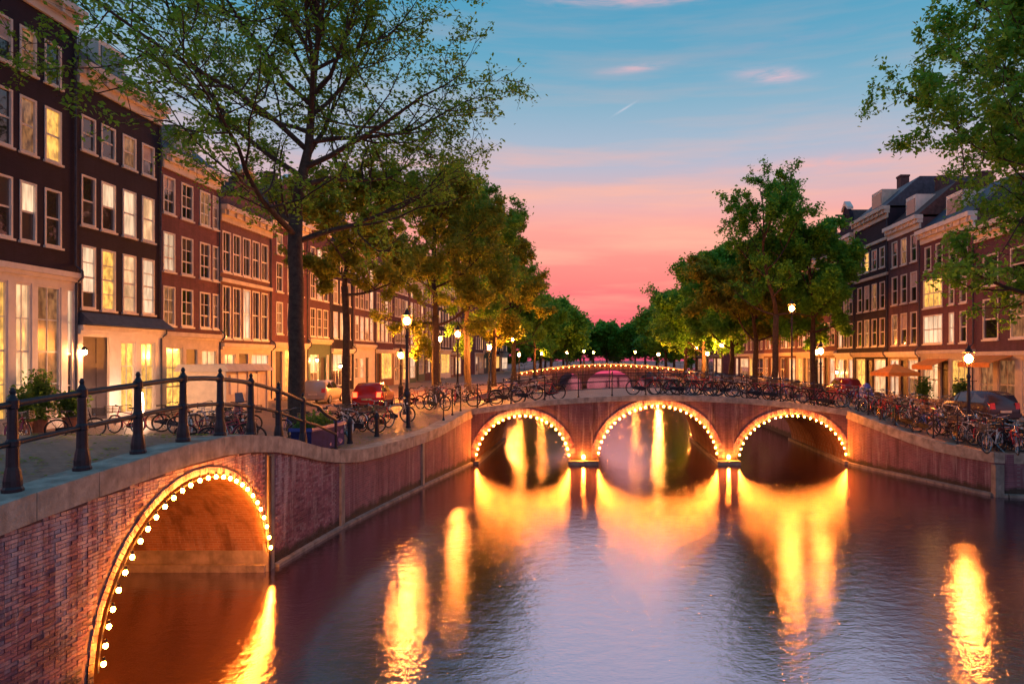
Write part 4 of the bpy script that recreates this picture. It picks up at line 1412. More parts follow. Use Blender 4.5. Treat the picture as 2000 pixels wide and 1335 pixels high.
def lamp(label, x, y, z, h, soft=False, group='lit street lamps'):
    key = (h, soft)
    if key not in LM:
        LM[key] = lamp_meshes(h)
        if soft:
            LM[key]['bulb'].materials[0] = MATS['lamp_soft']
    t = thing('street_lamp', label, 'street lamp', (x, y, z), rng.uniform(0, 3), group)
    for k, me in LM[key].items():
        link(k, me, t)
    return t


lamp('crown lantern on a thick iron post at the edge of the left quay', -8.5, 30.2, 2.35, 4.3, True)
lamp('lantern tucked under the leaves behind the left end of the three-arch bridge', -8.8, 42.5, 2.2, 4.3, True)
lamp('lantern on the left street in front of the glowing red house', -13.5, 46.5, 2.0, 3.2)
lamp('tall lantern between the left houses and the trees past the bridge', -13.2, 56.5, 2.0, 4.6)
lamp('lantern on the left bank just before the first moored boat', -9.0, 56, 2.0, 3.9)
lamp('tall lantern among the leaves of the left bank past the moored boat', -8.9, 70, 2.0, 5.0)
lamp('lantern on the left bank halfway to the far bridge', -8.9, 76, 2.0, 3.4, True)
lamp('lantern at the left end of the far bridge', -8.4, 100, 2.3, 3.4, True)
lamp('lantern on the railing of the far bridge towards the left bank', -5.5, 117, 3.6, 2.4, True)
lamp('lantern at the crown of the far bridge', -2.6, 117, 3.85, 2.4, True)
lamp('lantern on the far bridge right of its crown', -1.0, 123, 3.9, 2.2, True)
lamp('lantern at the right end of the far bridge', 6.2, 117, 3.8, 2.3, True)
lamp('short lantern on the right bank in front of the far bridge', 8.6, 99, 2.0, 3.6)
lamp('tall lantern on the right bank under the dense dark trees', 12.2, 86, 1.95, 4.4)
lamp('lantern on the right bank beside the moored wooden boat', 12.4, 78, 1.95, 3.6)
lamp('lantern among the cafe lights under the right bank trees', 12.6, 70, 1.95, 4.4)
lamp('tall lantern just past the right end of the three-arch bridge', 12.0, 42.5, 2.2, 5.9, True)
lamp('short bright lantern behind the bicycles at the right bridge foot', 12.5, 38.5, 2.2, 3.2, True)
lamp('short lantern on the curved right quay in front of the red-brown house', 14.4, 26.6, 1.58, 3.4, True)
lamp('extra lantern added to light the right street near the blue tarpaulin', 16.6, 52.0, 1.88, 3.6, True)  # extra lamp, added for more light on this street
for lab, hx, (x, y, z) in (('warm wall lamp beside the door of the narrow purple-brown house', 1, (-21.85, 52.4, 4.7)), ('warm wall lamp on the shopfront of the dark house behind the second trunk', 1, (-21.85, 57.2, 4.2)),
                           ('small warm wall lamp between the black houses on the left', 1, (-21.85, 28.72, 5.1)), ('small warm wall lamp low on the house behind the short bright lantern', -1, (21.8, 62.0, 3.6))):
    t = thing('wall_lamp', lab, 'wall lamp', (x, y, z), 0, 'warm wall lamps on the canal houses')
    MB().tube([(-.12 * hx, 0, .1), (.12 * hx, 0, .16), (.2 * hx, 0, .1)], .018, 6).build('arm', 'iron', t)
    MB().lathe([(.14, .06), (.11, .14), (.04, .2)], 8, (.2 * hx, 0, 0)).build('shade', 'iron', t)
    MB().ball((.2 * hx, 0, -.03), .10, 8, 6).build('bulb', 'shop_bulb' if 'shop_bulb' in MATS else 'bulb_glow', t, True)

t = thing('light_pillar', 'white glowing light pillar standing in front of the black house door', 'lamp', (-20.4, 30.3, 2.0))
MB().lathe([(.16, 0), (.16, .10), (.12, .14)], 12).build('base', 'iron', t)
MB().lathe([(.10, .14), (.15, .25), (.16, .9), (.13, 1.25), (.06, 1.4)], 12).build('globe', 'pillar_glow', t, True)

# ------------------------------------------------------------------ bicycles


def ring(mb, c, r, rt, n=22, k=5):
    mb.tube([(c[0] + r * math.cos(2 * PI * i / n), c[1], c[2] + r * math.sin(2 * PI * i / n)) for i in range(n)], rt, k, closed=True)


BIKE_COL = {'red': (.62, .045, .04), 'black': (.025, .022, .025), 'blue': (.05, .08, .30), 'silver': (.45, .43, .42), 'green': (.05, .13, .06), 'maroon': (.34, .04, .06), 'white': (.62, .58, .54)}
for k, c in BIKE_COL.items():
    mat('bike_' + k, c, .35, .2, var=.15)
BM = {}


def bike_meshes():
    w = MB()
    ring(w, (0, 0, 0), .33, .021)
    BM['tyre'] = w.mesh('wheel', 'rubber', True)
    s = MB()
    ring(s, (0, 0, 0), .30, .010, 18, 4)
    s.lathe([(.03, -.045), (.03, .045)], 6)
    for k in range(14):
        a = 2 * PI * k / 14
        s.tube([(.0, .02 * (-1) ** k, 0), (.30 * math.cos(a), 0, .30 * math.sin(a))], .0028, 3, cap=False)
    BM['rim'] = s.mesh('rim', 'chrome')
    f = MB()
    rh, fh = Vector((-.52, 0, .35)), Vector((.54, 0, .35))
    bb, st, hd, hb = Vector((-.06, 0, .30)), Vector((-.22, 0, .80)), Vector((.38, 0, .86)), Vector((.43, 0, .66))
    for a, b, r_ in ((st, bb, .017), (bb, hb, .019), (st.lerp(bb, .12), hd.lerp(hb, .2), .016), (hd, hb, .02)):
        f.tube([a, b], r_, 6)
    for sgn in (-1, 1):
        o = Vector((0, .05 * sgn, 0))
        f.tube([st.lerp(bb, .1), rh + o], .009, 5).tube([bb, rh + o], .010, 5)
    BM['frame'] = f.mesh('frame')
    fk = MB()
    for sgn in (-1, 1):
        fk.tube([hb + Vector((.0, .045 * sgn, -.02)), Vector((.49, .05 * sgn, .48)), fh + Vector((0, .05 * sgn, 0))], .010, 5)
    fk.tube([hb + Vector((0, -.05, -.02)), hb + Vector((0, .05, -.02))], .014, 5)
    BM['fork'] = fk.mesh('fork')
    h = MB()
    h.tube([hd, (.35, 0, 1.0)], .013, 6)
    h.tube([(.14, -.28, 1.04), (.26, -.27, 1.07), (.38, -.15, 1.03), (.36, 0, 1.0), (.38, .15, 1.03), (.26, .27, 1.07), (.14, .28, 1.04)], .011, 5)
    BM['handlebar'] = h.mesh('handlebar', 'chrome')
    g_ = MB()
    g_.tube([(.10, .283, 1.03), (.22, .278, 1.065)], .019, 6)
    BM['grip'] = g_.mesh('grip', 'rubber')
    sd = MB()
    sd.tube([st, (-.25, 0, .93)], .013, 6)
    sd.hexa([(-.42, -.10, .93), (-.42, .10, .93), (-.10, .025, .94), (-.10, -.025, .94), (-.42, -.085, .99), (-.42, .085, .99), (-.10, .02, .975), (-.10, -.02, .975)])
    BM['saddle'] = sd.mesh('saddle', 'leather')
    for nm, c, a0, a1 in (('rear_mudguard', rh, 20, 200), ('front_mudguard', fh, 50, 200)):
        m_ = MB()
        p = [(c.x + .365 * math.cos(R(a)), 0, c.z + .365 * math.sin(R(a))) for a in range(a0, a1 + 1, 15)]
        for q, r_ in zip(p, p[1:]):
            m_.quad((q[0], -.025, q[2]), (r_[0], -.025, r_[2]), (r_[0], .025, r_[2]), (q[0], .025, q[2]))
        BM[nm] = m_.mesh('mudguard')
    rk = MB()
    for sgn in (-.06, .06):
        rk.tube([(-.30, sgn, .74), (-.80, sgn, .74)], .007, 4).tube([(-.74, sgn, .74), (-.52, sgn * 1.1, .36)], .006, 4)
    for xx in (-.4, -.55, -.7, -.8):
        rk.tube([(xx, -.06, .74), (xx, .06, .74)], .006, 4)
    BM['rack'] = rk.mesh('luggage_rack', 'black_metal')
    ch = MB()
    ch.prism([(-.56, .31), (-.10, .20), (.06, .24), (.08, .34), (-.06, .41), (-.56, .40)], -.085, -.06)
    BM['chain'] = ch.mesh('chain_guard', 'black_metal')
    cr = MB()
    cr.tube([(-.06, -.10, .30), (-.06, .10, .30)], .012, 5)
    cr.tube([(-.06, .10, .30), (.05, .11, .18)], .010, 4).tube([(-.06, -.10, .30), (-.17, -.11, .42)], .010, 4)
    cr.box(.0, .10, .10, .20, .165, .19).box(-.22, -.12, -.20, -.10, .41, .435)
    BM['crank'] = cr.mesh('pedals', 'black_metal')
    sk = MB()
    sk.tube([(-.08, .03, .27), (-.16, .22, .012)], .010, 4)
    BM['stand'] = sk.mesh('kickstand', 'chrome')
    bs = MB()
    for k in range(5):
        zz = .78 + .055 * k
        bs.box(.46, .86, -.17, -.155, zz, zz + .02).box(.46, .86, .155, .17, zz, zz + .02).box(.46, .475, -.155, .155, zz, zz + .02).box(.845, .86, -.155, .155, zz, zz + .02)
    bs.box(.46, .86, -.17, .17, .765, .778)
    for xx, yy in ((.47, -.165), (.47, .165), (.85, -.165), (.85, .165)):
        bs.box(xx - .012, xx + .012, yy - .008, yy + .008, .77, 1.03)
    BM['basket'] = bs.mesh('front_crate', 'wood')
    BM['light'] = MB().lathe([(.025, 0), (.04, .04), (.035, .06)], 8).mesh('headlight', 'headlamp')


bike_meshes()
BP = {}


def bike_proto(colour, crate):
    key = (colour, crate)
    if key in BP:
        return copy_tree(BP[key])
    t = thing('bicycle', 'x', 'bicycle')
    cm = MATS['bike_' + colour]

    def col(me):
        q = me.copy()
        q.materials.clear()
        q.materials.append(cm)
        return q
    for c in ((-.52, 0, .35), (.54, 0, .35)):
        w = link('wheel', BM['tyre'], t, c)
        link('rim', BM['rim'], w)
    link('frame', col(BM['frame']), t)
    link('fork', col(BM['fork']), t)
    hb = link('handlebar', BM['handlebar'], t)
    link('grip', BM['grip'], hb)
    link('grip', BM['grip'], hb, (0, -.561, 0))
    link('saddle', BM['saddle'], t)
    link('mudguard', col(BM['rear_mudguard']), t)
    link('mudguard', col(BM['front_mudguard']), t)
    link('luggage_rack', BM['rack'], t)
    link('chain_guard', BM['chain'], t)
    link('pedals', BM['crank'], t)
    link('kickstand', BM['stand'], t)
    link('headlight', BM['light'], t, (.50, 0, .80), (0, R(80), 0))
    if crate:
        link('front_crate', BM['basket'], t)
    BP[key] = t
    return t


def bike(x, y, z, head, colour, where, group, crate=False, lean=None):
    b = bike_proto(colour, crate)
    b.location = (x, y, z)
    b.rotation_euler = (R(rng.uniform(-7, 7)) if lean is None else R(lean), 0, head)
    tag(b, '%s bicycle%s %s' % (colour, ' with front crate' if crate else '', where), 'bicycle', group)


cols = list(BIKE_COL)


def pick(wts):
    return rng.choices(cols, wts)[0]


# along the front railing of the bridge
x = -5.3
while x < 11.2:
    if not (-1.9 < x < 1.3):
        hd_ = rng.choice([0, PI]) + rng.uniform(-.12, .12)
        c = pick([5, 3, 1, 2, 1, 5, 1])
        bike(x, BY0 + .50 + rng.uniform(0, .1), deck_z(x) + .01, hd_, c, 'leaning on the front railing of the three-arch bridge', 'bicycles on the three-arch bridge', rng.random() < .2)
        if rng.random() < .85 and x > 2.6:
            bike(x + .4, BY0 + 1.0 + rng.uniform(0, .25), deck_z(x + .4) + .01, hd_ + rng.uniform(-.35, .35), pick([6, 3, 1, 2, 1, 6, 1]), 'in the second row on the three-arch bridge', 'bicycles on the three-arch bridge', rng.random() < .2)
    x += rng.uniform(.7, 1.05)
# along the back railing
for x in (-5.0, -3.4, 4.2, 5.4, 6.8, 8.0, 9.3, 10.4):
    bike(x, BY1 - .6, deck_z(x) + .01, rng.choice([0, PI]) + rng.uniform(-.1, .1), pick([5, 3, 1, 2, 1, 4, 1]), 'leaning on the back railing of the three-arch bridge', 'bicycles on the three-arch bridge')
# right quay: row along the curved edge
acc = 0
line = inset([p for p in rline if p[0] < 18.5][::-1], .62)
pos = []
for a, b in zip(line, line[1:]):
    L = math.hypot(b[0] - a[0], b[1] - a[1])
    n = max(1, int(round(L / .22)))
    for k in range(n):
        pos.append((a[0] + (b[0] - a[0]) * k / n, a[1] + (b[1] - a[1]) * k / n, math.atan2(b[1] - a[1], b[0] - a[0])))
for k in range(1, len(pos), 3):
    px_, py_, an = pos[k]
    bike(px_ + rng.uniform(-.05, .1), py_ + rng.uniform(-.05, .1), right_z(px_, py_) + .01, an + rng.choice([0, PI]) + rng.uniform(-.3, .3), pick([5, 4, 1, 3, 1, 4, 2]), 'against the low railing of the curved right quay', 'bicycles on the right quay', rng.random() < .25)
    if k % 4 != 3:
        qx_, qy_ = px_ - math.sin(an) * .75, py_ + math.cos(an) * .75
        bike(qx_, qy_, right_z(qx_, qy_) + .01, an + PI / 2 + rng.uniform(-.5, .5), pick([6, 3, 2, 2, 1, 4, 1]), 'standing crosswise in the second row on the right quay', 'bicycles on the right quay', rng.random() < .25)
for px_, py_ in ((12.6, 32.6), (13.2, 34.0), (12.4, 35.2), (13.4, 36.3), (14.2, 30.4), (14.9, 31.8), (15.2, 29.4), (14.6, 33.4), (15.8, 30.9), (13.9, 35.2)):
    bike(px_, py_, right_z(px_, py_) + .01, rng.uniform(0, 6.3), pick([6, 2, 1, 2, 1, 5, 1]), 'in the jumble at the right foot of the bridge', 'bicycles on the right quay', rng.random() < .2)
# left quay cluster
for px_, py_, a in ((-9.0, 21.9, 2.6), (-9.5, 22.9, .5), (-9.0, 24.1, 2.2), (-9.8, 24.8, 1.0), (-8.8, 25.3, .4), (-9.4, 26.2, 2.5), (-8.6, 26.8, 1.2), (-9.9, 26.7, .2), (-9.2, 27.7, 2.0), (-8.4, 28.2, .7), (-10.2, 25.6, 1.9), (-10.4, 23.6, 2.9)):
    bike(px_, py_, left_z(px_, py_) + .01, a, pick([4, 4, 1, 3, 1, 4, 2]), 'in the jumble between blue planter and crown lantern', 'bicycles on the left quay', rng.random() < .25)
for px_, py_ in ((-7.6, 32.0), (-8.2, 33.6), (-7.4, 35.0), (-8.6, 36.2), (-7.7, 37.8), (-9.4, 34.4), (-10.2, 38.5), (-9.4, 41.5), (-9.0, 45.2), (-8.9, 48.0)):
    bike(px_, py_, left_z(px_, py_) + .01, rng.uniform(0, 6.3), pick([5, 3, 1, 3, 1, 4, 2]), 'parked at the left foot of the three-arch bridge', 'bicycles on the left quay', rng.random() < .2)
for px_, py_, a in ((-16.2, 26.2, .3), (-15.6, 27.4, 2.7), (-17.0, 27.0, 1.0), (-13.6, 25.6, .4), (-19.0, 22.4, 1.9), (-12.4, 23.4, 2.8), (-11.0, 20.6, .5), (-11.8, 21.4, 2.4), (-10.6, 19.4, 1.1), (-12.9, 22.3, .8), (-14.4, 24.0, 2.2), (-15.0, 25.2, .2), (-17.6, 25.4, 2.9), (-18.4, 24.0, .7)):
    bike(px_, py_, left_z(px_, py_) + .01, a, pick([2, 5, 2, 3, 1, 3, 1]), 'parked on the brick street behind the heavy black railing', 'bicycles on the left street', rng.random() < .3)

# ------------------------------------------------------------------ blue planter, bollards
def foliage(name, P, size, m, parent, seed, flat=.3):
    rs = np.random.RandomState(seed)
    return link(name, leaf_mesh(name, P, size, m, rs, flat), parent)


pl = thing('planter_box', 'navy blue painted planter box with dark shrubs at the end of the iron railing', 'planter', (-8.45, 20.6, 2.06), R(88))
MB().box(-1.15, 1.15, -.30, .30, .03, .72).build('box', 'navy_paint', pl)
MB().box(-1.2, 1.2, -.34, -.302, .66, .76).box(-1.2, 1.2, .302, .34, .66, .76).box(-1.2, -1.152, -.30, .30, .66, .76).box(1.152, 1.2, -.30, .30, .66, .76).build('rim', 'bike_blue', pl)
mat('mural_pink', (.50, .25, .28), .6)
mat('mural_violet', (.16, .10, .30), .6)
r3 = random.Random(5)
for k in range(7):
    u, v = r3.uniform(.0, .95), r3.uniform(.15, .5)
    mb = MB()
    a0 = r3.uniform(0, 3)
    w_, h_ = r3.uniform(.05, .11), r3.uniform(.04, .09)
    mb.quad(*[(u + w_ * math.cos(a0 + t) * (1 + .3 * math.sin(3 * t)), -.304 - .001 * k, v + h_ * math.sin(a0 + t)) for t in [2 * PI * j / 10 for j in range(10)]])
    mb.build('painted_patch', 'mural_pink' if k % 2 else 'mural_violet', pl)
rs = np.random.RandomState(3)
P = np.stack([rs.uniform(-1.1, .5, 900), rs.uniform(-.3, .34, 900), .72 + np.abs(rs.normal(0, .17, 900))], 1)
foliage('shrub', P, .06, 'leaf_shrub', pl, 3)
for k, (x, y) in enumerate(((-8.25, 22.6), (-8.0, 24.6), (-7.6, 27.2))):
    b = MB().lathe([(.10, 0), (.10, .05), (.085, .08), (.075, .62), (.095, .66), (.095, .74), (.06, .82), (.02, .86)], 12, (0, 0, 0)).build('bollard', 'iron')
    b.location = (x, y, left_z(x, y))
    tag(b, 'short dark iron bollard near the coping of the left quay', 'bollard', 'bollards on the left quay')

# ------------------------------------------------------------------ cars, scooter


def car(label, x, y, z, rotz, paint, lights=False, L=3.7, hh=1.46):
    t = thing('parked_car', label, 'car', (x, y, z), rotz)
    k = L / 3.7
    # stations: x, half width low, belt z, roof half width, roof z, sill z
    st = [(-1.85, .66, .70, .60, .74, .42), (-1.80, .78, .86, .70, .92, .28), (-1.62, .82, .92, .62, 1.30, .24), (-1.25, .84, .93, .58, hh - .02, .22), (-.4, .85, .93, .58, hh, .22),
          (.25, .85, .92, .57, hh - .06, .22), (.95, .84, .90, .70, .95, .22), (1.4, .82, .84, .66, .88, .22), (1.75, .74, .70, .60, .74, .26), (1.86, .60, .56, .5, .58, .36)]
    mb = MB()
    rings = []
    for (sx, hw, bz, rw, rz_, sz_) in st:
        i = len(mb.v)
        mb.v += [(sx * k, -hw * .92, sz_), (sx * k, -hw, .5 * (sz_ + bz)), (sx * k, -hw * .97, bz), (sx * k, -rw, rz_), (sx * k, rw, rz_), (sx * k, hw * .97, bz), (sx * k, hw, .5 * (sz_ + bz)), (sx * k, hw * .92, sz_)]
        rings.append(i)
    for a, b in zip(rings, rings[1:]):
        for j in range(8):
            j2 = (j + 1) % 8
            mb.f.append((a + j, b + j, b + j2, a + j2))
    mb.f.append(tuple(rings[0] + j for j in range(8)))
    mb.f.append(tuple(rings[-1] + j for j in reversed(range(8))))
    body = mb.build('body', paint, t, True)
    for s_ in (-1, 1):
        g_ = MB()
        for xa, xb, wa, wb, ra, rb in ((-1.5, -.72, .80, .825, .61, .585), (-.62, .16, .825, .825, .585, .58), (.24, .72, .825, .82, .585, .66)):
            za, zb = (hh - .10, hh - .08) if xb < .2 else (hh - .12, 1.08)
            if xa < -1.4:
                za = 1.24
            n_ = .012
            g_.quad((xa * k, s_ * (wa + n_), .97), (xb * k, s_ * (wb + n_), .97), (xb * k, s_ * (rb + n_ + .02), zb), (xa * k, s_ * (ra + n_ + .02), za))
        g_.build('side_window', 'glass', t)
    MB().quad((-1.71 * k, -.60, 1.02), (-1.71 * k, .60, 1.02), (-1.50 * k, .52, 1.34), (-1.50 * k, -.52, 1.34)).build('rear_window', 'glass', t)
    MB().quad((.93 * k, -.64, .99), (.93 * k, .64, .99), (.33 * k, .52, hh - .09), (.33 * k, -.52, hh - .09)).build('windscreen', 'glass', t)
    for wx in (-1.15, 1.18):
        for s_ in (-1, 1):
            w = MB()
            ring(w, (0, 0, 0), .24, .075, 18, 6)
            wo_ = w.build('wheel', 'rubber', t, True)
            wo_.location = (wx * k, s_ * .78, .31)
            hub = MB()
            for q in range(10):
                a = 2 * PI * q / 10
                hub.tube([(0, s_ * .04, 0), (.2 * math.cos(a), s_ * .04, .2 * math.sin(a))], .022, 4)
            ring(hub, (0, s_ * .02, 0), .19, .025, 14, 4)
            hub.build('rim', 'chrome', wo_)
    for s_ in (-1, 1):
        MB().hexa([(-1.86 * k, s_ * .50, .72), (-1.86 * k, s_ * .72, .72), (-1.70 * k, s_ * .80, .72), (-1.70 * k, s_ * .50, .72), (-1.83 * k, s_ * .52, .98), (-1.80 * k, s_ * .73, .98), (-1.62 * k, s_ * .76, .98), (-1.62 * k, s_ * .52, .98)]).build('tail_light', 'tail_glow' if lights else 'bike_red', t)
        MB().ball((1.72 * k, s_ * .56, .64), .11, 8, 6).build('headlight', 'headlamp', t, True)
    MB().box(-1.93 * k, -1.82 * k, -.74, .74, .34, .52).build('rear_bumper', paint, t)
    MB().box(1.80 * k, 1.92 * k, -.66, .66, .32, .48).build('front_bumper', paint, t)
    MB().box(-1.90 * k, -1.86 * k, -.26, .26, .56, .66).build('number_plate', 'lit_dim' if lights else 'cream_stone', t)
    return t


for nm, c in (('car_red', (.40, .02, .015)), ('car_maroon', (.16, .012, .02)), ('car_dark', (.05, .035, .045)), ('car_white', (.42, .35, .30))):
    mat(nm, c, .22, .1, var=.05, spec=.6)
car('bright red small car with glowing tail lights on the left street', -12.6, 38.3, 2.02, R(96), 'car_red', True)
car('white car parked by the left houses beside the slender trunk', -17.6, 43.5, 2.0, R(94), 'car_white')
car('dark car with a pale roof parked on the right street behind the bicycles', 17.3, 31.4, right_z(17.3, 31.4) + .01, R(100), 'car_dark')
car('maroon car parked in front of the black banded house on the right street', 18.6, 52, 1.9, R(90), 'car_maroon')

sc_ = thing('motor_scooter', 'dusty pink motor scooter parked on the brick street in front of the cream kiosk', 'scooter', (-14.9, 27.6, 2.02), R(-30))
mat('scooter_pink', (.42, .16, .15), .35, var=.1)
MB().hexa([(-.75, -.16, .35), (-.75, .16, .35), (.0, .17, .22), (.0, -.17, .22), (-.85, -.13, .72), (-.85, .13, .72), (-.15, .15, .66), (-.15, -.15, .66)]).build('tail_body', 'scooter_pink', sc_)
MB().box(-.1, .36, -.17, .17, .22, .29).build('footboard', 'rubber', sc_)
MB().hexa([(.34, -.21, .24), (.34, .21, .24), (.40, .21, .24), (.40, -.21, .24), (.56, -.16, .98), (.56, .16, .98), (.63, .16, .98), (.63, -.16, .98)]).build('leg_shield', 'scooter_pink', sc_)
MB().hexa([(-.82, -.14, .725), (-.82, .14, .725), (-.08, .12, .665), (-.08, -.12, .665), (-.80, -.12, .83), (-.80, .12, .83), (-.12, .10, .77), (-.12, -.10, .77)]).build('seat', 'leather', sc_)
MB().tube([(.56, -.34, 1.06), (.60, -.1, 1.03), (.60, .1, 1.03), (.56, .34, 1.06)], .022, 6).build('handlebar', 'black_metal', sc_)
MB().ball((.66, 0, .92), .09, 8, 6).build('headlight', 'headlamp', sc_)
mat('windshield', (.10, .10, .14), .1)
MB().quad((.64, -.2, 1.05), (.64, .2, 1.05), (.54, .16, 1.42), (.54, -.16, 1.42)).build('windscreen', 'windshield', sc_)
for wx in (-.6, .62):
    w = MB()
    ring(w, (0, 0, 0), .17, .055, 16, 6)
    o = w.build('wheel', 'rubber', sc_, True)
    o.location = (wx, 0, .225)
    MB().lathe([(.13, -.03), (.13, .03)], 10).build('rim', 'chrome', o).rotation_euler = (R(90), 0, 0)
MB().tube([(.60, 0, .95), (.64, 0, .55), (.62, .07, .225)], .025, 6).build('fork', 'black_metal', sc_)

# ------------------------------------------------------------------ cream kiosk on the left street
kk = thing('kiosk', 'cream street kiosk with an overhanging flat roof in front of the red-brick house', 'kiosk', (-19.6, 35.9, 2.0))
MB().box(-1.1, 1.1, -2.1, 2.1, 0, 2.15).build('body', 'cream_canvas', kk)
MB().hexa([(-1.3, -2.35, 2.16), (1.45, -2.35, 2.16), (1.45, 2.35, 2.16), (-1.3, 2.35, 2.16), (-1.2, -2.2, 2.52), (1.1, -2.2, 2.52), (1.1, 2.2, 2.52), (-1.2, 2.2, 2.52)]).build('roof', 'cream_canvas', kk)
MB().box(1.102, 1.14, -1.7, -.2, 1.0, 2.0).build('hatch', 'white_paint', kk)
MB().box(1.102, 1.15, .3, 1.2, .05, 2.0).build('door', 'white_paint', kk)
for y in (-2.1, -1.0, .0, 1.0, 2.1):
    MB().box(1.1, 1.16, y - .05, y + .05, 0, 2.15).build('batten', 'cream_stone', kk)

# shrub and pots by the white shopfront
for lab, x, y, n, sx, sz_, sd in (('tall potted climber against the white shopfront of the black house', -21.4, 26.1, 1500, .42, .85, 1), ('low bushy potted plant beside the tall climber', -20.9, 27.0, 900, .4, .45, 2), ('potted plant with upright leaves by the double door', -21.0, 24.9, 700, .35, .6, 4),
                                  ('leafy potted plant under the lantern of the red-brown house', 19.6, 41.2, 900, .4, .6, 5), ('clipped green plant in a pot beside the white-framed door', 19.9, 37.5, 900, .4, .6, 6)):
    t = thing('potted_plant', lab, 'plant', (x, y, 2.0 if x < 0 else 1.89))
    MB().lathe([(.20, 0), (.26, .42), (.29, .44), (.29, .5), (.24, .5), (.22, .46)], 12).build('pot', 'terracotta', t)
    rs = np.random.RandomState(sd)
    P = np.stack([rs.normal(0, sx * .5, n), rs.normal(0, sx * .5, n), .5 + sz_ * (1 + np.clip(rs.normal(0, .5, n), -1, 1.2))], 1)
    st = MB()
    for k in range(7):
        st.tube([(0, 0, .45), (rs.normal(0, .1), rs.normal(0, .1), .5 + sz_), (rs.normal(0, .2), rs.normal(0, .2), .5 + sz_ * 1.8)], [.012, .009, .004], 4)
    st.build('stem', 'bark', t)
    foliage('foliage', P, .085, 'leaf_shrub', t, sd)

# ------------------------------------------------------------------ cafe things on the right
t = thing('parasol', 'square orange market parasol in front of the brown house', 'parasol', (18.8, 43.4, 1.88), R(8))
MB().lathe([(.03, .04), (.03, 2.75)], 8).build('pole', 'wood', t)
MB().hexa([(-.3, -.3, 0), (.3, -.3, 0), (.3, .3, 0), (-.3, .3, 0), (-.25, -.25, .08), (.25, -.25, .08), (.25, .25, .08), (-.25, .25, .08)]).build('base', 'stone', t)
cn_ = MB()
q4 = [(-1.05, -1.05, 2.05), (1.05, -1.05, 2.05), (1.05, 1.05, 2.05), (-1.05, 1.05, 2.05)]
for k in range(4):
    a, b = Vector(q4[k]), Vector(q4[(k + 1) % 4])
    cn_.quad(a, b, (0, 0, 2.62))
    cn_.quad(a + Vector((0, 0, -.22)), b + Vector((0, 0, -.22)), b, a)
cn_.build('canopy', 'orange_canvas', t)
for k in range(4):
    MB().tube([(0, 0, 2.55), tuple(Vector(q4[k]) * .98)], .012, 4).build('rib', 'wood', t)
t = thing('awning', 'orange fabric awning over the shopfront of the red-brown house', 'awning', (21.9, 44.2, 4.35))
MB().hexa([(-1.0, -1.4, .0), (-1.0, 1.4, .0), (0, 1.4, .40), (0, -1.4, .40), (-1.0, -1.4, .04), (-1.0, 1.4, .04), (0, 1.4, .44), (0, -1.4, .44)]).build('canvas', 'orange_canvas', t)
MB().box(-1.02, -.99, -1.4, 1.4, -.26, .0).build('valance', 'orange_canvas', t)
for y in (-1.6, 1.6):
    MB().tube([(-.97, y * .82, .0), (0, y * .82, -.3)], .015, 5).build('arm', 'iron', t)
t = thing('awning', 'orange lit awning over the white-framed door of the dark brick house', 'awning', (21.9, 37.6, 4.55))
MB().hexa([(-1.3, -1.6, .0), (-1.3, 1.6, .0), (0, 1.6, .42), (0, -1.6, .42), (-1.3, -1.6, .04), (-1.3, 1.6, .04), (0, 1.6, .46), (0, -1.6, .46)]).build('canvas', 'orange_canvas', t)
MB().box(-1.32, -1.29, -1.6, 1.6, -.22, .0).build('valance', 'orange_canvas', t)
t = thing('covered_scooter', 'scooter under a crumpled bright blue tarpaulin on the right street', 'scooter', (17.6, 45.2, 1.9))
mb = MB()
nx, ny = 16, 10
r3 = random.Random(8)
for i in range(nx + 1):
    for j in range(ny + 1):
        u, v = i / nx * 2 - 1, j / ny * 2 - 1
        hgt = 1.2 * (1 - abs(v) ** 2.4) * (1 - abs(u) ** 4) * (.85 + .25 * math.cos(2.2 * u + .6)) + r3.uniform(-.03, .03)
        mb.v.append((v * .45 * (1 + .1 * math.sin(9 * u)), u * 1.05, max(.02, hgt)))
for i in range(nx):
    for j in range(ny):
        a = i * (ny + 1) + j
        mb.f.append((a, a + 1, a + ny + 2, a + ny + 1))
mb.build('tarpaulin', 'blue_tarp', t, True)
for y in (-.7, .7):
    w = MB()
    w.tube([(0, y + .19 * math.cos(2 * PI * i / 14), .24 + .19 * math.sin(2 * PI * i / 14)) for i in range(14)], .05, 6, closed=True)
    w.build('wheel', 'rubber', t, True)

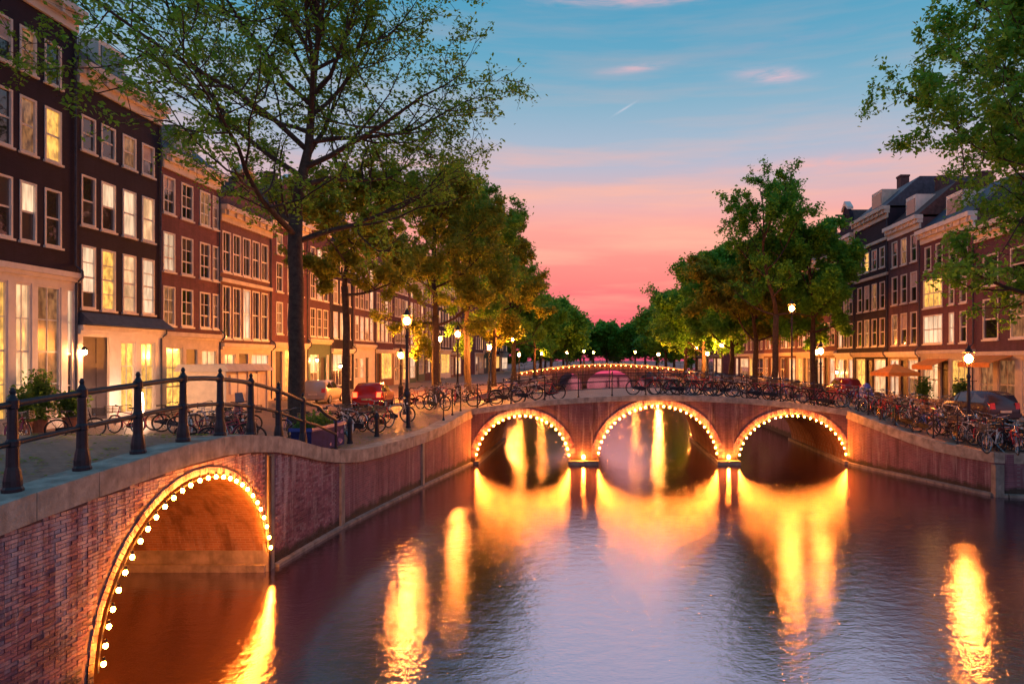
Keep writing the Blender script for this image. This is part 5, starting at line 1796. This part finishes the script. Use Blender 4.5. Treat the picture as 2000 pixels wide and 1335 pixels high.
# ------------------------------------------------------------------ boats
def boat(label, x, y, rotz, L, B, m, cover=None):
    t = thing('moored_boat', label, 'boat', (x, y, 0), rotz, 'boats moored past the three-arch bridge')
    mb = MB()
    n = 12
    rows_ = []
    for i in range(n + 1):
        s = i / n
        w_ = B / 2 * min(1, (1 - (2 * s - .9) ** 4 * .25)) * (1 if s < .7 else math.sqrt(max(.004, 1 - ((s - .7) / .3) ** 2)))
        sh = .62 + .35 * max(0, s - .5) ** 2 * 3
        i0 = len(mb.v)
        xx = (s - .5) * L
        mb.v += [(xx, -w_, sh), (xx, -w_ * .92, .2), (xx, -w_ * .5, -.2), (xx, w_ * .5, -.2), (xx, w_ * .92, .2), (xx, w_, sh), (xx, w_ * .86, sh - .02), (xx, w_ * .8, .15), (xx, -w_ * .8, .15), (xx, -w_ * .86, sh - .02)]
        rows_.append(i0)
    for a, b in zip(rows_, rows_[1:]):
        for j in range(10):
            j2 = (j + 1) % 10
            mb.f.append((a + j, b + j, b + j2, a + j2))
    mb.f.append(tuple(rows_[0] + j for j in range(10)))
    mb.build('hull', m, t, True)
    for s in (-.25, .05, .25):
        MB().box(s * L - .15, s * L + .15, -B * .4, B * .4, .40, .45).build('thwart', 'wood', t)
    if cover:
        c = MB()
        for i in range(9):
            xx = (-.42 + .62 * i / 8) * L
            for j in range(7):
                v = j / 3 - 1
                c.v.append((xx, v * B * .48, .66 + .42 * (1 - v * v) * (1 - abs(i / 4 - 1) ** 5)))
        for i in range(8):
            for j in range(6):
                a = i * 7 + j
                c.f.append((a, a + 1, a + 8, a + 7))
        c.build('cover', cover, t, True)
    MB().tube([(L * .42, 0, .8), (L * .5 + .3, B * .5, 1.2)], .015, 4).build('mooring_rope', 'cream_canvas', t)


boat('wooden sloop with a red-brown cover moored along the right quay', 10.3, 62, R(90), 7.0, 2.2, 'wood', 'roof_tile')
boat('dark open boat moored behind the covered sloop', 10.3, 74, R(90), 6.5, 2.0, 'car_dark', None)
boat('small white boat moored along the right quay near the far bridge', 10.4, 86, R(90), 6.0, 2.0, 'car_white', 'roof_tile')
boat('green-covered boat moored along the left quay', -6.7, 64, R(90), 7.0, 2.2, 'wood', 'bike_green')
boat('dark low boat moored along the left quay near the far bridge', -6.7, 80, R(90), 7.5, 2.3, 'car_dark', 'bike_green')

# ------------------------------------------------------------------ far bridge
fb = thing('far_bridge', 'distant low humped bridge crossing the canal under a row of lanterns', 'bridge')
FY0, FY1 = 116.0, 124.0


def fz(x):
    return 3.95 - .0062 * (x - 1.8) ** 2


FA = [(-7.2, -2.9, 2.35), (-2.2, 5.8, 2.9), (6.5, 10.8, 2.35)]


def farch(x):
    for a, b, h in FA:
        if a < x < b:
            u = (x - (a + b) / 2) / ((b - a) / 2)
            return h * math.sqrt(max(0, 1 - u * u))
    return -1


xs = frange(-15.0, 18.0, .2)
mb = MB()
for a, b in zip(xs, xs[1:]):
    md = farch((a + b) / 2)
    za, zb = (max(farch(a), 0), max(farch(b), 0)) if md > 0 else (-1, -1)
    mb.quad((a, FY0, za), (b, FY0, zb), (b, FY0, fz(b)), (a, FY0, fz(a)))
mb.build('front_wall', 'quay_brick_x', fb)
for a, b, h in FA:
    mb = MB()
    pv = [((a + b) / 2 - (b - a) / 2 * math.cos(PI * k / 16), h * math.sin(PI * k / 16)) for k in range(17)]
    for p, q in zip(pv, pv[1:]):
        mb.quad((p[0], FY0, p[1]), (q[0], FY0, q[1]), (q[0], FY1, q[1]), (p[0], FY1, p[1]))
    mb.build('vault', 'vault_brick_x', fb)
mb = MB()
for a, b in zip(xs[::3], xs[3::3]):
    mb.quad((a, FY0, fz(a) + .005), (b, FY0, fz(b) + .005), (b, FY1, fz(b) + .005), (a, FY1, fz(a) + .005))
mb.build('roadway', 'paving', fb)
mb = MB()
for a, b in zip(xs[::3], xs[3::3]):
    mb.hexa([(a, FY0 - .15, fz(a) - .2), (b, FY0 - .15, fz(b) - .2), (b, FY0 + .3, fz(b) - .2), (a, FY0 + .3, fz(a) - .2), (a, FY0 - .15, fz(a) + .03), (b, FY0 - .15, fz(b) + .03), (b, FY0 + .3, fz(b) + .03), (a, FY0 + .3, fz(a) + .03)])
mb.build('coping', 'cream_stone', fb)
rg = thing('iron_railing', 'thin iron railing on the far bridge', 'railing')
for x in frange(-14.6, 17.6, 1.9):
    link('post', tpost, rg, (x, FY0 + .2, fz(x)))
for h in (.5, 1.05):
    MB().tube([(x, FY0 + .2, fz(x) + h) for x in frange(-14.6, 17.6, 1.0)], .022, 5).build('rail', 'iron', rg)
garland('string of tiny bulbs under the coping of the far bridge', [(x, FY0 - .18, fz(x) - .3) for x in frange(-13.5, 16.5, 1.0)], (0, -1, 0), 34, 'bulb garland on the far bridge')

# ------------------------------------------------------------------ fallen leaves
rs = np.random.RandomState(77)
P = []
while len(P) < 2600:
    y_ = rs.uniform(8, 40)
    x_ = left_edge(y_) - .5 - abs(rs.normal(0, 3.2))
    if x_ > -21.5:
        P.append((x_, y_, left_z(x_, y_) + .02))
while len(P) < 3600:
    y_ = rs.uniform(24, 40)
    x_ = right_edge(y_) + .5 + abs(rs.normal(0, 3.0))
    if x_ < 21.0:
        P.append((x_, y_, right_z(x_, y_) + .02))
me = leaf_mesh('fallen_leaves', np.array(P), .05, 'leaf_russet_lamplit', rs, 6.0)
tag(link('fallen_leaves', me), 'small dry leaves scattered over the brick quays', 'leaves', kind='stuff')
